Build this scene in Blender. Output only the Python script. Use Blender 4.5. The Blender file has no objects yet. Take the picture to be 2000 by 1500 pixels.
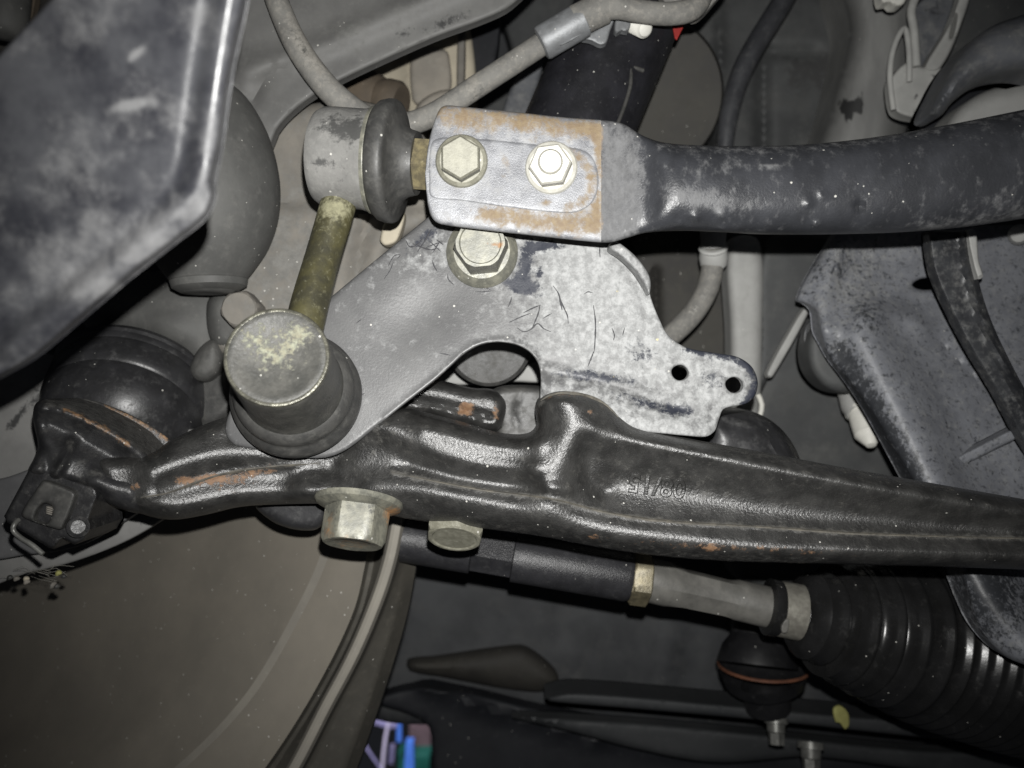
import bpy, bmesh, math, random
import numpy as np
from mathutils import Vector, Matrix
from mathutils.geometry import delaunay_2d_cdt

random.seed(7); np.random.seed(7)
scene = bpy.context.scene
COL = scene.collection

# ------------------------------------------------------------------ camera, world, lamps
F = 1555.0                                   # focal length in photo pixels (2000 wide), a phone's main lens
cam_d = bpy.data.cameras.new('camera'); cam = bpy.data.objects.new('camera', cam_d); COL.objects.link(cam)
cam.location = (0, 0, 0); cam.rotation_euler = (math.radians(90), 0, 0)
cam_d.sensor_width = 36; cam_d.lens = 36*F/2000; cam_d.clip_start = 0.005; cam_d.clip_end = 50
cam_d.dof.use_dof = True; cam_d.dof.focus_distance = 0.262; cam_d.dof.aperture_fstop = 11.0
scene.camera = cam
w = bpy.data.worlds.new('World'); scene.world = w; w.use_nodes = True
bg = w.node_tree.nodes['Background']; bg.inputs[0].default_value = (0.8, 0.85, 1, 1); bg.inputs[1].default_value = 0.012

fl = bpy.data.lights.new('phone_flash', 'SPOT'); flash = bpy.data.objects.new('phone_flash', fl); COL.objects.link(flash)
flash.location = (0.003, 0, 0.0155); flash.rotation_euler = (math.radians(91), 0, math.radians(-1))
fl.energy = 6.3; fl.shadow_soft_size = 0.0016; fl.spot_size = math.radians(97); fl.spot_blend = 1.0
fl.color = (1.0, 0.99, 0.965)
scene.view_settings.view_transform = 'Standard'; scene.view_settings.look = 'None'
scene.view_settings.exposure = 0.0; scene.view_settings.gamma = 1.0

# ------------------------------------------------------------------ helpers
def P(x, y, d):                              # photo pixel at a distance of d metres in front of the lens
    return Vector(((x-1000)*d/F, d, (750-y)*d/F))
def px(n, d): return n*d/F
def PA(x, y, d): return np.stack([(x-1000)*d/F, d, (750-y)*d/F], 1)

def catmull(pts, step, closed=False):
    pts = np.asarray(pts, float); n = len(pts); out = []
    rng = n if closed else n-1
    for i in range(rng):
        if closed: p0, p1, p2, p3 = pts[(i-1) % n], pts[i], pts[(i+1) % n], pts[(i+2) % n]
        else: p0, p1, p2, p3 = pts[max(i-1, 0)], pts[i], pts[i+1], pts[min(i+2, n-1)]
        L = np.linalg.norm((p2-p1)[:2]); k = max(1, int(round(L/step)))
        L01 = max(np.linalg.norm(p1-p0), 1e-9); L12 = max(np.linalg.norm(p2-p1), 1e-9); L23 = max(np.linalg.norm(p3-p2), 1e-9)
        m1 = (p2-p0)/(L01+L12)*L12 if L01 > 1e-6 else (p2-p1)
        m2 = (p3-p1)/(L12+L23)*L12 if L23 > 1e-6 else (p2-p1)
        for j in range(k):
            t = j/k; t2 = t*t; t3 = t2*t
            out.append((2*t3-3*t2+1)*p1+(t3-2*t2+t)*m1+(-2*t3+3*t2)*p2+(t3-t2)*m2)
    if not closed: out.append(pts[-1])
    return np.array(out)

def outline(pts, step):                      # points flagged 'c' stay sharp corners
    n = len(pts); cs = [i for i, p in enumerate(pts) if len(p) > 2]
    xy = [tuple(p[:2]) for p in pts]
    if not cs: return catmull(xy, step, True)
    out = []
    for a, b in zip(cs, cs[1:]+[cs[0]+n]):
        seg = [xy[i % n] for i in range(a, b+1)]
        out.append(catmull(seg, step)[:-1])
    return np.concatenate(out)

def seg_dist(pts, poly, closed=True):
    pts = np.asarray(pts, float); A = np.asarray(poly, float)
    B = np.roll(A, -1, 0) if closed else A[1:]
    if not closed: A = A[:-1]
    res = np.full(len(pts), 1e9)
    D = B-A; L2 = np.maximum((D**2).sum(1), 1e-12)
    for s in range(0, len(pts), 4000):
        p = pts[s:s+4000][:, None, :]
        t = np.clip(((p-A)*D).sum(2)/L2, 0, 1)
        res[s:s+4000] = np.sqrt(((p-(A+t[:, :, None]*D))**2).sum(2)).min(1)
    return res

def inside(pts, poly):
    x, y = pts[:, 0], pts[:, 1]; c = np.zeros(len(pts), bool); n = len(poly)
    for i in range(n):
        x1, y1 = poly[i]; x2, y2 = poly[(i+1) % n]
        if y1 == y2: continue
        c ^= ((y1 > y) != (y2 > y)) & (x < (x2-x1)*(y-y1)/(y2-y1)+x1)
    return c

def ridge(x, y, poly, wd, amp, p=2.0):
    q = catmull(poly, 15)
    return amp*np.exp(-(seg_dist(np.stack([x, y], 1), q, False)/wd)**p)
def blob(x, y, cx, cy, rx, ry, amp=1.0, rot=0):
    c, s = math.cos(math.radians(rot)), math.sin(math.radians(rot))
    u = ((x-cx)*c+(y-cy)*s)/rx; v = (-(x-cx)*s+(y-cy)*c)/ry
    return amp*np.exp(-(u*u+v*v))
def sstep(a, b, x):
    t = np.clip((x-a)/(b-a), 0, 1); return t*t*(3-2*t)

def thing(name, label, cat, loc, group=None):
    o = bpy.data.objects.new(name, None); COL.objects.link(o); o.location = loc; o.empty_display_size = .01
    o['label'] = label; o['category'] = cat
    if group: o['group'] = group
    return o
def link(name, me, mat, parent=None, label=None, cat=None, kind=None, group=None, angle=35):
    me.materials.append(mat)
    me.polygons.foreach_set('use_smooth', [True]*len(me.polygons))
    try: me.set_sharp_from_angle(angle=math.radians(angle))
    except Exception: pass
    o = bpy.data.objects.new(name, me); COL.objects.link(o)
    if parent is not None:
        o.parent = parent
        o.matrix_parent_inverse = Matrix.Translation(-Vector(parent.location)) if parent.parent is None else Matrix.Identity(4)
    if label: o['label'] = label
    if cat: o['category'] = cat
    if kind: o['kind'] = kind
    if group: o['group'] = group
    return o
def mesh(verts, faces, paint=None):
    me = bpy.data.meshes.new('m'); me.from_pydata([tuple(v) for v in verts], [], faces)
    bm = bmesh.new(); bm.from_mesh(me); bmesh.ops.recalc_face_normals(bm, faces=bm.faces[:]); bm.to_mesh(me); bm.free()
    if paint is not None:
        a = me.attributes.new('wear', 'FLOAT_COLOR', 'POINT'); a.data.foreach_set('color', paint.astype(np.float32).ravel())
    return me

def slab(name, pts, d, t, mat, parent=None, R=8, h=.001, holes=(), feat=None, paint=None, step=10, corner=False, angle=35, **kw):
    if corner: pts = [(p[0], p[1], 'c') for p in pts]
    B = outline(pts, step); loops = [B]+[outline(hh, step*.5) for hh in holes]
    dfun = d if callable(d) else (lambda x, y: np.full(len(x), float(d)))
    Rf = R if callable(R) else (lambda x, y: np.full(len(x), float(R)))
    hf = h if callable(h) else (lambda x, y: np.full(len(x), float(h)))
    lo, hi = B.min(0), B.max(0)
    gx, gy = np.meshgrid(np.arange(lo[0], hi[0], step), np.arange(lo[1], hi[1], step*.866))
    gx[1::2] += step/2
    G = np.stack([gx.ravel(), gy.ravel()], 1)
    rings = []
    for L in loops:
        T = np.roll(L, -1, 0)-np.roll(L, 1, 0); T /= np.maximum(np.linalg.norm(T, axis=1, keepdims=True), 1e-9)
        N = np.stack([-T[:, 1], T[:, 0]], 1); Rv = Rf(L[:, 0], L[:, 1])
        for s in (.1, .3, .6, 1.0):
            for sg in (1, -1): rings.append((L+N*(sg*s*Rv)[:, None], s*Rv))
    def alld(q): return np.min([seg_dist(q, L) for L in loops], 0)
    keep = [G[(alld(G) > step*.7)]]
    for q, s in rings:
        dq = alld(q); keep.append(q[(dq > .93*s) & (s > .4)])
    I = np.concatenate(keep)
    ok = inside(I, B)
    for hh in loops[1:]: ok &= ~inside(I, hh)
    I = I[ok]
    # thin out near-coincident points
    key = np.round(I/max(1.2, step*.18)).astype(int); _, ui = np.unique(key, axis=0, return_index=True); I = I[np.sort(ui)]
    V = np.concatenate(loops+[I]); edges = []; o = 0
    for L in loops:
        n = len(L); edges += [(o+i, o+(i+1) % n) for i in range(n)]; o += n
    r = delaunay_2d_cdt([Vector(v) for v in V], edges, [], 0, 1e-4)
    vv = np.array([tuple(v) for v in r[0]]); tri = np.array([tuple(f) for f in r[2] if len(f) == 3])
    ctr = vv[tri].mean(1); m = inside(ctr, B)
    for hh in loops[1:]: m &= ~inside(ctr, hh)
    tri = tri[m]
    used = np.unique(tri); remap = -np.ones(len(vv), int); remap[used] = np.arange(len(used)); vv = vv[used]; tri = remap[tri]
    x, y = vv[:, 0], vv[:, 1]; s = alld(vv); Rv = Rf(x, y); hv = hf(x, y)
    u = np.clip(1-s/np.maximum(Rv, 1e-6), 0, 1)
    dep0 = dfun(x, y); dep = dep0+hv*(1-np.sqrt(np.maximum(1-u*u, 0)))
    if feat is not None: dep = dep-feat(x, y)
    front = PA(x, y, dep); back = front.copy(); back[:, 1] = dep0+hv.max()+t
    n = len(vv); cnt = {}
    for a, b, c in tri:
        for e in ((a, b), (b, c), (c, a)):
            k = (min(e), max(e)); cnt.setdefault(k, []).append(e)
    faces = [tuple(f) for f in tri.tolist()]+[(c+n, b+n, a+n) for a, b, c in tri.tolist()]
    for k, es in cnt.items():
        if len(es) == 1: a, b = es[0]; faces.append((int(b), int(a), int(a+n), int(b+n)))
    pv = None
    if paint is not None:
        ch = paint(x, y); z = np.zeros(n)
        pv = np.stack([np.broadcast_to(ch.get(k, 0.0), (n,)) if not np.isscalar(ch.get(k, 0.0)) else z+ch.get(k, 0.0) for k in ('rust', 'dust', 'dark')]+[z+1], 1)
        pv = np.concatenate([pv, pv])
    return link(name, mesh(np.concatenate([front, back]), faces, pv), mat, parent, angle=angle, **kw)

def frame(A, B):
    ax = (Vector(B)-Vector(A)); L = ax.length; ax.normalize()
    up = Vector((0, 0, 1)) if abs(ax.z) < .9 else Vector((1, 0, 0))
    u = ax.cross(up).normalized(); v = u.cross(ax).normalized()
    return Vector(A), ax, u, v, L

def lathe(name, A, B, prof, mat, parent=None, seg=56, phase=0.0, sm=0, paint=None, wob=0.0, arc=None, angle=35, **kw):
    """prof: (t, r) or (t, r, 1 for hexagonal) in metres along A->B; t given as a fraction when |t|<=1.0001 and frac"""
    A, ax, u, v, L = frame(A, B)
    pr = [(p[0]*L, p[1], p[2] if len(p) > 2 else 0) for p in prof]
    if sm: 
        q = catmull([(a, b) for a, b, _ in pr], sm); pr = [(a, max(b, 0), 0) for a, b in q]
    verts = []; faces = []; rings = []
    for t, r, k in pr:
        if r <= 1e-9:
            rings.append([len(verts)]); verts.append(A+ax*t); continue
        ring = []
        for i in range(seg):
            th = 2*math.pi*i/seg; rr = r
            if k == 1:
                a = (th+phase) % (math.pi/3)-math.pi/6; rr = r*math.cos(math.pi/6)/math.cos(a)
            if k == 2:
                a = (th+phase) % (math.pi/3)-math.pi/6; rr = min(r*math.cos(math.pi/6)/math.cos(a), r*.91)
            if wob: rr *= 1+wob*math.sin(3*th+t*900)*math.sin(5*th+1+t*400)
            ring.append(len(verts)); verts.append(A+ax*t+u*(math.cos(th)*rr)+v*(math.sin(th)*rr))
        rings.append(ring)
    for a, b in zip(rings, rings[1:]):
        if len(a) == 1 and len(b) == 1: continue
        for i in range(seg):
            j = (i+1) % seg
            if len(a) == 1: faces.append((a[0], b[i], b[j]))
            elif len(b) == 1: faces.append((a[i], b[0], a[j]))
            else: faces.append((a[i], b[i], b[j], a[j]))
    pv = None
    if paint is not None:
        W = np.array([tuple(q) for q in verts]); X = W[:, 0]/W[:, 1]*F+1000; Y = 750-W[:, 2]/W[:, 1]*F
        ch = paint(X, Y); z = np.zeros(len(W)); pv = np.stack([z+ch.get(k, 0) for k in ('rust', 'dust', 'dark')]+[z+1], 1)
    return link(name, mesh(verts, faces, pv), mat, parent, angle=angle, **kw)

def tube(name, pts, rad, mat, parent=None, seg=20, step=.004, flat=None, angle=50, paint=None, **kw):
    """pts: list of (x,y,d) photo pixels and distance; rad metres or list"""
    P3 = [tuple(P(*p)) for p in pts]
    if np.isscalar(rad): rad = [rad]*len(pts)
    Q = np.array([p+(r,) for p, r in zip(P3, rad)])
    n = len(Q); C = []
    for i in range(n-1):
        p0, p1, p2, p3 = Q[max(i-1, 0)], Q[i], Q[i+1], Q[min(i+2, n-1)]
        k = max(2, int(np.linalg.norm((p2-p1)[:3])/step))
        for j in range(k):
            t = j/k; C.append(.5*((2*p1)+(p2-p0)*t+(2*p0-5*p1+4*p2-p3)*t*t+(3*p1-p0-3*p2+p3)*t**3))
    C.append(Q[-1]); C = np.array(C)
    verts = []; faces = []; m = len(C); u = None
    for i in range(m):
        T = Vector(C[min(i+1, m-1)][:3]-C[max(i-1, 0)][:3]).normalized()
        if u is None: u = T.cross(Vector((0, 1, 0))).normalized()
        u = (u-T*u.dot(T)).normalized(); v = T.cross(u)
        fl_ = flat if flat else 1
        for s in range(seg):
            th = 2*math.pi*s/seg
            verts.append(Vector(C[i][:3])+(u*math.cos(th)+v*(math.sin(th)*fl_))*C[i][3])
    for i in range(m-1):
        for s in range(seg):
            s2 = (s+1) % seg; faces.append((i*seg+s, i*seg+s2, (i+1)*seg+s2, (i+1)*seg+s))
    faces.append(tuple(range(seg))); faces.append(tuple((m-1)*seg+s for s in range(seg))[::-1])
    pv = None
    if paint is not None:
        W = np.array([tuple(q) for q in verts]); X = W[:, 0]/W[:, 1]*F+1000; Y = 750-W[:, 2]/W[:, 1]*F
        ch = paint(X, Y); z = np.zeros(len(W)); pv = np.stack([z+ch.get(k, 0) for k in ('rust', 'dust', 'dark')]+[z+1], 1)
    return link(name, mesh(verts, faces, pv), mat, parent, angle=angle, **kw)

def text_mesh(txt, size, ext, bev=0):
    c = bpy.data.curves.new('t', 'FONT'); c.body = txt; c.size = size; c.extrude = ext; c.bevel_depth = bev; c.bevel_resolution = 1; c.align_x = 'CENTER'; c.align_y = 'CENTER'
    o = bpy.data.objects.new('t', c); COL.objects.link(o); bpy.context.view_layer.update()
    dg = bpy.context.evaluated_depsgraph_get(); me = bpy.data.meshes.new_from_object(o.evaluated_get(dg))
    bpy.data.objects.remove(o); return me

# ------------------------------------------------------------------ materials
def mat(name, c1, c2=None, rough=.6, metal=0.0, s1=120, bump=.15, bs=900, dust=None, dustamt=-.16, ds=260, dark=(.012, .012, .014),
        darkamt=-.4, rust=(.28, .13, .045), rustamt=-.4, speck=.35, spec=.5, coat=0.0, lump=0.0, stretch=None, rs=260, rmax=.85, dvar=.7, rw=(.43, .74), mv=.9):
    m = bpy.data.materials.new(name); m.use_nodes = True; nt = m.node_tree; N = nt.nodes; Lk = nt.links
    b = N['Principled BSDF']
    def nd(t, **k):
        n = N.new(t)
        for a, v in k.items(): setattr(n, a, v)
        return n
    tc = nd('ShaderNodeTexCoord'); vec = tc.outputs['Object']
    if stretch:
        mp = nd('ShaderNodeMapping'); mp.inputs['Scale'].default_value = stretch; Lk.new(vec, mp.inputs[0]); vs = mp.outputs[0]
    else: vs = vec
    def noise(sc, det=5, r=.6, dist=0.0, v=None, off=None):
        n = nd('ShaderNodeTexNoise'); n.inputs['Scale'].default_value = sc; n.inputs['Detail'].default_value = det
        n.inputs['Roughness'].default_value = r; n.inputs['Distortion'].default_value = dist
        src = v or vs
        if off:
            a = nd('ShaderNodeVectorMath', operation='ADD'); a.inputs[1].default_value = off; Lk.new(src, a.inputs[0]); src = a.outputs[0]
        Lk.new(src, n.inputs['Vector']); return n.outputs['Fac']
    def ss(v, lo, hi):
        n = nd('ShaderNodeMapRange', interpolation_type='SMOOTHSTEP'); n.inputs[1].default_value = lo; n.inputs[2].default_value = hi
        Lk.new(v, n.inputs[0]); return n.outputs[0]
    def mth(op, a, c):
        n = nd('ShaderNodeMath', operation=op)
        for i, v in enumerate((a, c)):
            if isinstance(v, (int, float)): n.inputs[i].default_value = v
            else: Lk.new(v, n.inputs[i])
        return n.outputs[0]
    def mix(f, a, c):
        n = nd('ShaderNodeMix', data_type='RGBA')
        if isinstance(f, (int, float)): n.inputs[0].default_value = f
        else: Lk.new(f, n.inputs[0])
        for i, v in ((6, a), (7, c)):
            if isinstance(v, tuple): n.inputs[i].default_value = v+(1,) if len(v) == 3 else v
            else: Lk.new(v, n.inputs[i])
        return n.outputs[2]
    at = nd('ShaderNodeAttribute', attribute_name='wear'); sp = nd('ShaderNodeSeparateColor'); Lk.new(at.outputs['Color'], sp.inputs[0])
    aR, aG, aB = sp.outputs[0], sp.outputs[1], sp.outputs[2]
    c2 = c2 or tuple(v*.6 for v in c1)
    n1 = noise(s1, 6, .62); col = mix(ss(n1, .35, .68), c2, c1)
    dust = dust or tuple(min(1, v*1.5+.06) for v in c1)
    # dust and paint-loss patches
    nd2 = noise(ds, 9, .7, .1, off=(.3, .1, .7))
    fd = ss(mth('ADD', nd2, mth('ADD', mth('MULTIPLY', aG, .5), dustamt)), .4, .74)
    nm_ = noise(ds*mv, 12, .78, .1, off=(.5, .6, .1)); dc_ = mix(ss(nm_, .38, .62), tuple(v*dvar for v in dust), dust)
    col = mix(fd, col, dc_)
    nk = noise(ds*1.35, 10, .75, .25, off=(.9, .4, .2))
    fk = ss(mth('ADD', nk, mth('ADD', mth('MULTIPLY', aB, .5), darkamt)), .47, .66)
    col = mix(fk, col, dark)
    nr = noise(rs, 11, .77, .2, off=(.2, .8, .5)); nr2 = noise(600, 5, .6, off=(.7, .2, .9))
    fr = ss(mth('ADD', nr, mth('ADD', mth('MULTIPLY', aR, .5), rustamt)), rw[0], rw[1])
    rc = mix(ss(nr2, .3, .7), rust, tuple(min(1, v*k_) for v, k_ in zip(rust, (1.35, 1.5, 1.6))))
    fr = mth('MULTIPLY', fr, rmax); col = mix(fr, col, rc)
    if speck > 0:
        vo = nd('ShaderNodeTexVoronoi'); vo.inputs['Scale'].default_value = 620; Lk.new(vec, vo.inputs['Vector'])
        sc_ = nd('ShaderNodeSeparateColor'); Lk.new(vo.outputs['Color'], sc_.inputs[0])
        rad = mth('MULTIPLY', mth('POWER', sc_.outputs[1], 4), .24)
        f1 = mth('LESS_THAN', vo.outputs['Distance'], rad); f2 = mth('LESS_THAN', sc_.outputs[0], speck*.4)
        fs = mth('MULTIPLY', mth('MULTIPLY', f1, f2), .8)
        col = mix(fs, col, (.55, .54, .5))
    Lk.new(col, b.inputs['Base Color'])
    ro = nd('ShaderNodeMapRange'); ro.inputs[3].default_value = rough*.82; ro.inputs[4].default_value = min(1, rough*1.2); Lk.new(n1, ro.inputs[0])
    rmx = nd('ShaderNodeMix'); Lk.new(mth('MAXIMUM', fd, fr), rmx.inputs[0]); Lk.new(ro.outputs[0], rmx.inputs[2]); rmx.inputs[3].default_value = max(.8, rough)
    Lk.new(rmx.outputs[0], b.inputs['Roughness'])
    if metal: 
        mm = mth('MULTIPLY', mth('SUBTRACT', 1.0, mth('MAXIMUM', fd, fr)), metal); Lk.new(mm, b.inputs['Metallic'])
    b.inputs['Specular IOR Level'].default_value = spec
    b.inputs['Coat Weight'].default_value = coat
    bn = noise(bs, 4, .6, v=vec); bp = nd('ShaderNodeBump'); bp.inputs['Strength'].default_value = bump; bp.inputs['Distance'].default_value = .0006
    hgt = mth('ADD', bn, mth('ADD', mth('MULTIPLY', fd, .25), mth('MULTIPLY', fr, .35)))
    if lump:
        hgt = mth('ADD', hgt, mth('MULTIPLY', noise(90, 3, .5, v=vec), lump))
    Lk.new(hgt, bp.inputs['Height']); Lk.new(bp.outputs[0], b.inputs['Normal'])
    return m

M = {}
M['shield'] = mat('dusty_black_plastic', (.042, .043, .047), (.016, .0165, .02), rough=.34, s1=75, ds=95, dust=(.11, .11, .112), dustamt=-.05, speck=.0, bump=.2, bs=250, darkamt=-.12, lump=1.0)
M['bar'] = mat('worn_bar_paint', (.034, .0355, .04), (.023, .024, .027), rough=.34, s1=90, ds=340, dust=(.13, .131, .134), dustamt=-.13, rust=(.2, .135, .08), speck=.5, bump=.22, bs=1500, rustamt=-.2, rmax=.8, rs=300, stretch=(1.25, 1, .8))
M['paddle'] = mat('bar_end_metal', (.24, .245, .258), (.14, .143, .153), rough=.42, metal=.2, s1=130, ds=300, dust=(.34, .34, .337), dustamt=-.09, rust=(.15, .095, .04), rustamt=-.15, rmax=.8, rs=300, rw=(.45, .72), dvar=.75, speck=.7, bump=.25, bs=2200)
M['zinc'] = mat('yellow_zinc', (.23, .224, .178), (.16, .155, .12), rough=.5, metal=.1, s1=400, ds=800, dust=(.32, .312, .26), dustamt=-.08, speck=.4, bump=.12, bs=1800, rustamt=-.22)
M['bright_zinc'] = mat('bright_zinc', (.5, .492, .445), (.4, .39, .345), rough=.5, metal=.1, s1=400, speck=.2, bump=.1, bs=1800, rustamt=-.4)
M['dull_zinc'] = mat('weathered_zinc', (.235, .23, .185), (.13, .13, .11), rough=.42, metal=.15, s1=260, ds=600, dust=(.3, .295, .235), dustamt=-.1, dark=(.07, .07, .062), darkamt=-.1, speck=.5, bump=.12, bs=700, rustamt=-.17)
M['housing'] = mat('dusty_grey_housing', (.2, .197, .188), (.15, .148, .142), rough=.7, s1=110, ds=300, dust=(.26, .257, .243), dustamt=.0, dark=(.06, .06, .058), darkamt=-.1, speck=.7, bump=.15)
M['cap'] = mat('dark_joint_cap', (.085, .083, .075), (.05, .05, .046), rough=.5, s1=200, ds=480, dust=(.13, .128, .112), dustamt=-.1, rust=(.23, .215, .15), rustamt=-.26, rs=560, rw=(.48, .62), speck=.5, bump=.35, bs=1000)
M['wornrim'] = mat('worn_rim_metal', (.15, .146, .115), (.075, .073, .06), rough=.32, metal=.5, s1=350, dark=(.05, .05, .045), darkamt=-.06, speck=.2, bump=.3)
M['boot'] = mat('dark_rubber_boot', (.06, .059, .056), (.036, .036, .035), rough=.48, s1=150, ds=250, dust=(.1, .098, .09), dustamt=-.05, speck=.3, bump=.1)
M['blackboot'] = mat('black_rubber', (.03, .03, .032), (.02, .02, .021), rough=.36, s1=120, ds=300, dust=(.06, .06, .06), dustamt=-.08, speck=.5, bump=.1)
M['olive'] = mat('olive_rod', (.085, .078, .036), (.045, .043, .028), rough=.45, s1=130, ds=600, dust=(.25, .24, .15), dustamt=-.12, speck=.35, bump=.15, metal=.25)
M['brass'] = mat('brass_stud', (.27, .23, .13), (.15, .13, .085), rough=.38, metal=.4, s1=500, speck=.3, bump=.3)
M['bracket'] = mat('scuffed_bracket_paint', (.1, .1, .1), (.08, .08, .081), rough=.4, s1=70, ds=330, dvar=.6, mv=1.1, dust=(.375, .38, .378), dustamt=-.13, dark=(.022, .025, .036), darkamt=-.17, rust=(.5, .4, .2), rustamt=-.3, rw=(.5, .62), speck=.35, bump=.09, bs=1300)
M['arm'] = mat('black_cast_arm', (.036, .0355, .034), (.018, .0178, .0172), rough=.36, s1=150, ds=380, dust=(.072, .069, .061), dustamt=-.12, rust=(.17, .085, .038), rustamt=-.18, rs=420, rw=(.47, .64), speck=.5, bump=.42, bs=1250, spec=.9)
M['armline'] = mat('casting_seam', (.105, .096, .078), (.05, .047, .04), rough=.7, s1=300, bump=.3, speck=.2)
M['cup'] = mat('black_balljoint', (.03, .03, .031), (.017, .017, .018), rough=.36, s1=160, ds=300, dust=(.075, .073, .068), dustamt=-.08, rust=(.3, .16, .07), rustamt=-.26, speck=.3, bump=.3, bs=1200)
M['bgrey'] = mat('dusty_grey_cast', (.21, .194, .168), (.155, .145, .128), rough=.8, s1=60, ds=180, dust=(.2, .196, .182), dustamt=-.05, speck=.6, bump=.06)
M['knuckle'] = mat('knuckle_iron', (.1, .1, .095), (.075, .075, .072), rough=.65, s1=60, ds=200, dust=(.14, .138, .13), dustamt=-.06, speck=.7, bump=.12)
M['beige'] = mat('dusty_beige', (.33, .3, .255), (.25, .23, .2), rough=.85, s1=50, ds=160, dust=(.36, .335, .29), dustamt=-.03, speck=.3, bump=.06)
M['cream'] = mat('cream_cast', (.5, .45, .35), (.4, .36, .28), rough=.85, s1=45, dust=(.5, .46, .37), speck=.2, bump=.06)
M['brownboot'] = mat('brown_dusty_rubber', (.125, .098, .07), (.085, .068, .05), rough=.8, s1=70, speck=.3, bump=.08)
M['liner'] = mat('liner_plastic', (.135, .134, .129), (.1, .099, .096), rough=.6, s1=40, ds=200, dust=(.165, .164, .156), dustamt=-.05, dark=(.03, .03, .03), darkamt=-.2, speck=.5, bump=.06)
M['hose'] = mat('dusty_rubber_hose', (.2, .195, .18), (.14, .137, .128), rough=.8, s1=120, ds=420, dust=(.3, .285, .255), dustamt=-.02, dark=(.06, .06, .055), darkamt=-.14, speck=.8, bump=.2)
M['crimp'] = mat('grey_crimp', (.27, .28, .29), (.19, .195, .2), rough=.5, metal=.3, s1=160, dark=(.06, .06, .06), darkamt=-.17, speck=.3, bump=.15)
M['shock'] = mat('black_shock', (.02, .02, .024), (.012, .012, .014), rough=.4, s1=90, ds=500, dust=(.06, .06, .06), dustamt=-.14, speck=.8, bump=.1)
M['red'] = mat('red_paint', (.35, .02, .015), (.2, .012, .01), rough=.6, speck=.1, bump=.05)
M['wheel'] = mat('brake_dust_rim', (.19, .172, .142), (.155, .142, .119), rough=.75, s1=18, ds=240, dust=(.22, .2, .165), dustamt=-.12, dark=(.06, .054, .043), darkamt=-.15, speck=.7, bump=.04)
M['rimband'] = mat('rim_band', (.27, .252, .215), (.22, .205, .178), rough=.75, s1=30, speck=.3, bump=.04)
M['rimlip'] = mat('dark_rim_lip', (.075, .069, .057), (.05, .047, .04), rough=.6, s1=30, ds=240, dust=(.12, .11, .09), dustamt=-.12, speck=.3, bump=.08)
M['tyre'] = mat('tyre_rubber', (.03, .029, .026), (.02, .02, .018), rough=.8, s1=60, speck=.3, bump=.1)
M['rotor'] = mat('dust_shield', (.25, .247, .238), (.18, .178, .172), rough=.75, s1=35, ds=150, dust=(.26, .257, .245), dark=(.05, .05, .05), darkamt=-.16, speck=.2, bump=.06)
M['rotor_dark'] = mat('hub_plate_dark', (.12, .12, .122), (.085, .085, .088), rough=.7, s1=60, dark=(.03, .03, .03), darkamt=-.1, speck=.4, bump=.1)
M['wall'] = mat('undercoat_wall', (.085, .088, .088), (.05, .052, .053), rough=.65, s1=22, ds=60, dust=(.11, .111, .107), dustamt=-.04, dark=(.05, .05, .05), darkamt=-.2, speck=.1, bump=.05)
M['walldark'] = mat('dark_undercoat', (.062, .065, .069), (.034, .036, .039), rough=.6, s1=22, ds=50, dust=(.085, .086, .086), dustamt=-.05, speck=.2, bump=.08)
M['brownwall'] = mat('brown_undercoat', (.062, .059, .051), (.038, .036, .033), rough=.7, s1=30, ds=120, dust=(.08, .076, .065), dustamt=-.03, speck=.3, bump=.1)
M['flap'] = mat('flap_plastic', (.04, .037, .031), (.027, .025, .022), rough=.75, s1=30, speck=.1, bump=.08)
M['frame'] = mat('spotted_subframe', (.2, .207, .226), (.14, .145, .16), rough=.45, s1=55, ds=330, dust=(.27, .272, .27), dustamt=-.06, dark=(.03, .032, .036), darkamt=-.03, speck=.1, bump=.12, lump=.5)
M['framedark'] = mat('dark_strap', (.045, .047, .051), (.022, .023, .026), rough=.38, s1=70, ds=250, dust=(.17, .17, .165), dustamt=-.04, speck=.3, bump=.15)
M['bluegrey'] = mat('blue_grey_rubber', (.13, .136, .148), (.085, .089, .097), rough=.55, s1=50, ds=150, dust=(.22, .22, .215), dustamt=-.02, dark=(.03, .03, .035), darkamt=-.18, speck=.3, bump=.1)
M['lightgrey'] = mat('light_grey_steel', (.4, .4, .385), (.33, .33, .317), rough=.65, s1=45, ds=200, dust=(.43, .43, .41), dark=(.08, .08, .08), darkamt=-.19, speck=.2, bump=.05)
M['rail'] = mat('rail_grey', (.26, .26, .25), (.19, .19, .184), rough=.65, s1=45, ds=200, dust=(.3, .3, .287), dark=(.03, .03, .03), darkamt=-.22, speck=.2, bump=.05, stretch=(1.5, 1, .5))
M['palebracket'] = mat('pale_bracket', (.4, .4, .38), (.31, .31, .297), rough=.65, s1=60, dark=(.1, .1, .1), darkamt=-.2, speck=.1, bump=.06)
M['white'] = mat('white_plastic', (.74, .73, .67), (.62, .61, .56), rough=.55, s1=80, speck=.0, bump=.05)
M['cable'] = mat('black_cable', (.055, .057, .062), (.035, .036, .04), rough=.5, s1=80, dust=(.12, .12, .12), dustamt=-.1, speck=.1, bump=.1)
M['tierod'] = mat('tie_rod_black', (.03, .03, .033), (.02, .02, .022), rough=.34, s1=120, ds=300, dust=(.06, .06, .06), dustamt=-.1, speck=.3, bump=.35, bs=1800)
M['tiegrey'] = mat('tie_rod_grey', (.13, .126, .115), (.085, .083, .076), rough=.5, s1=120, dust=(.17, .165, .15), dark=(.08, .08, .075), darkamt=-.16, speck=.3, bump=.15)
M['nutbrass'] = mat('dull_brass_nut', (.19, .165, .105), (.11, .097, .065), rough=.42, metal=.4, s1=300, speck=.2, bump=.25)
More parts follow.
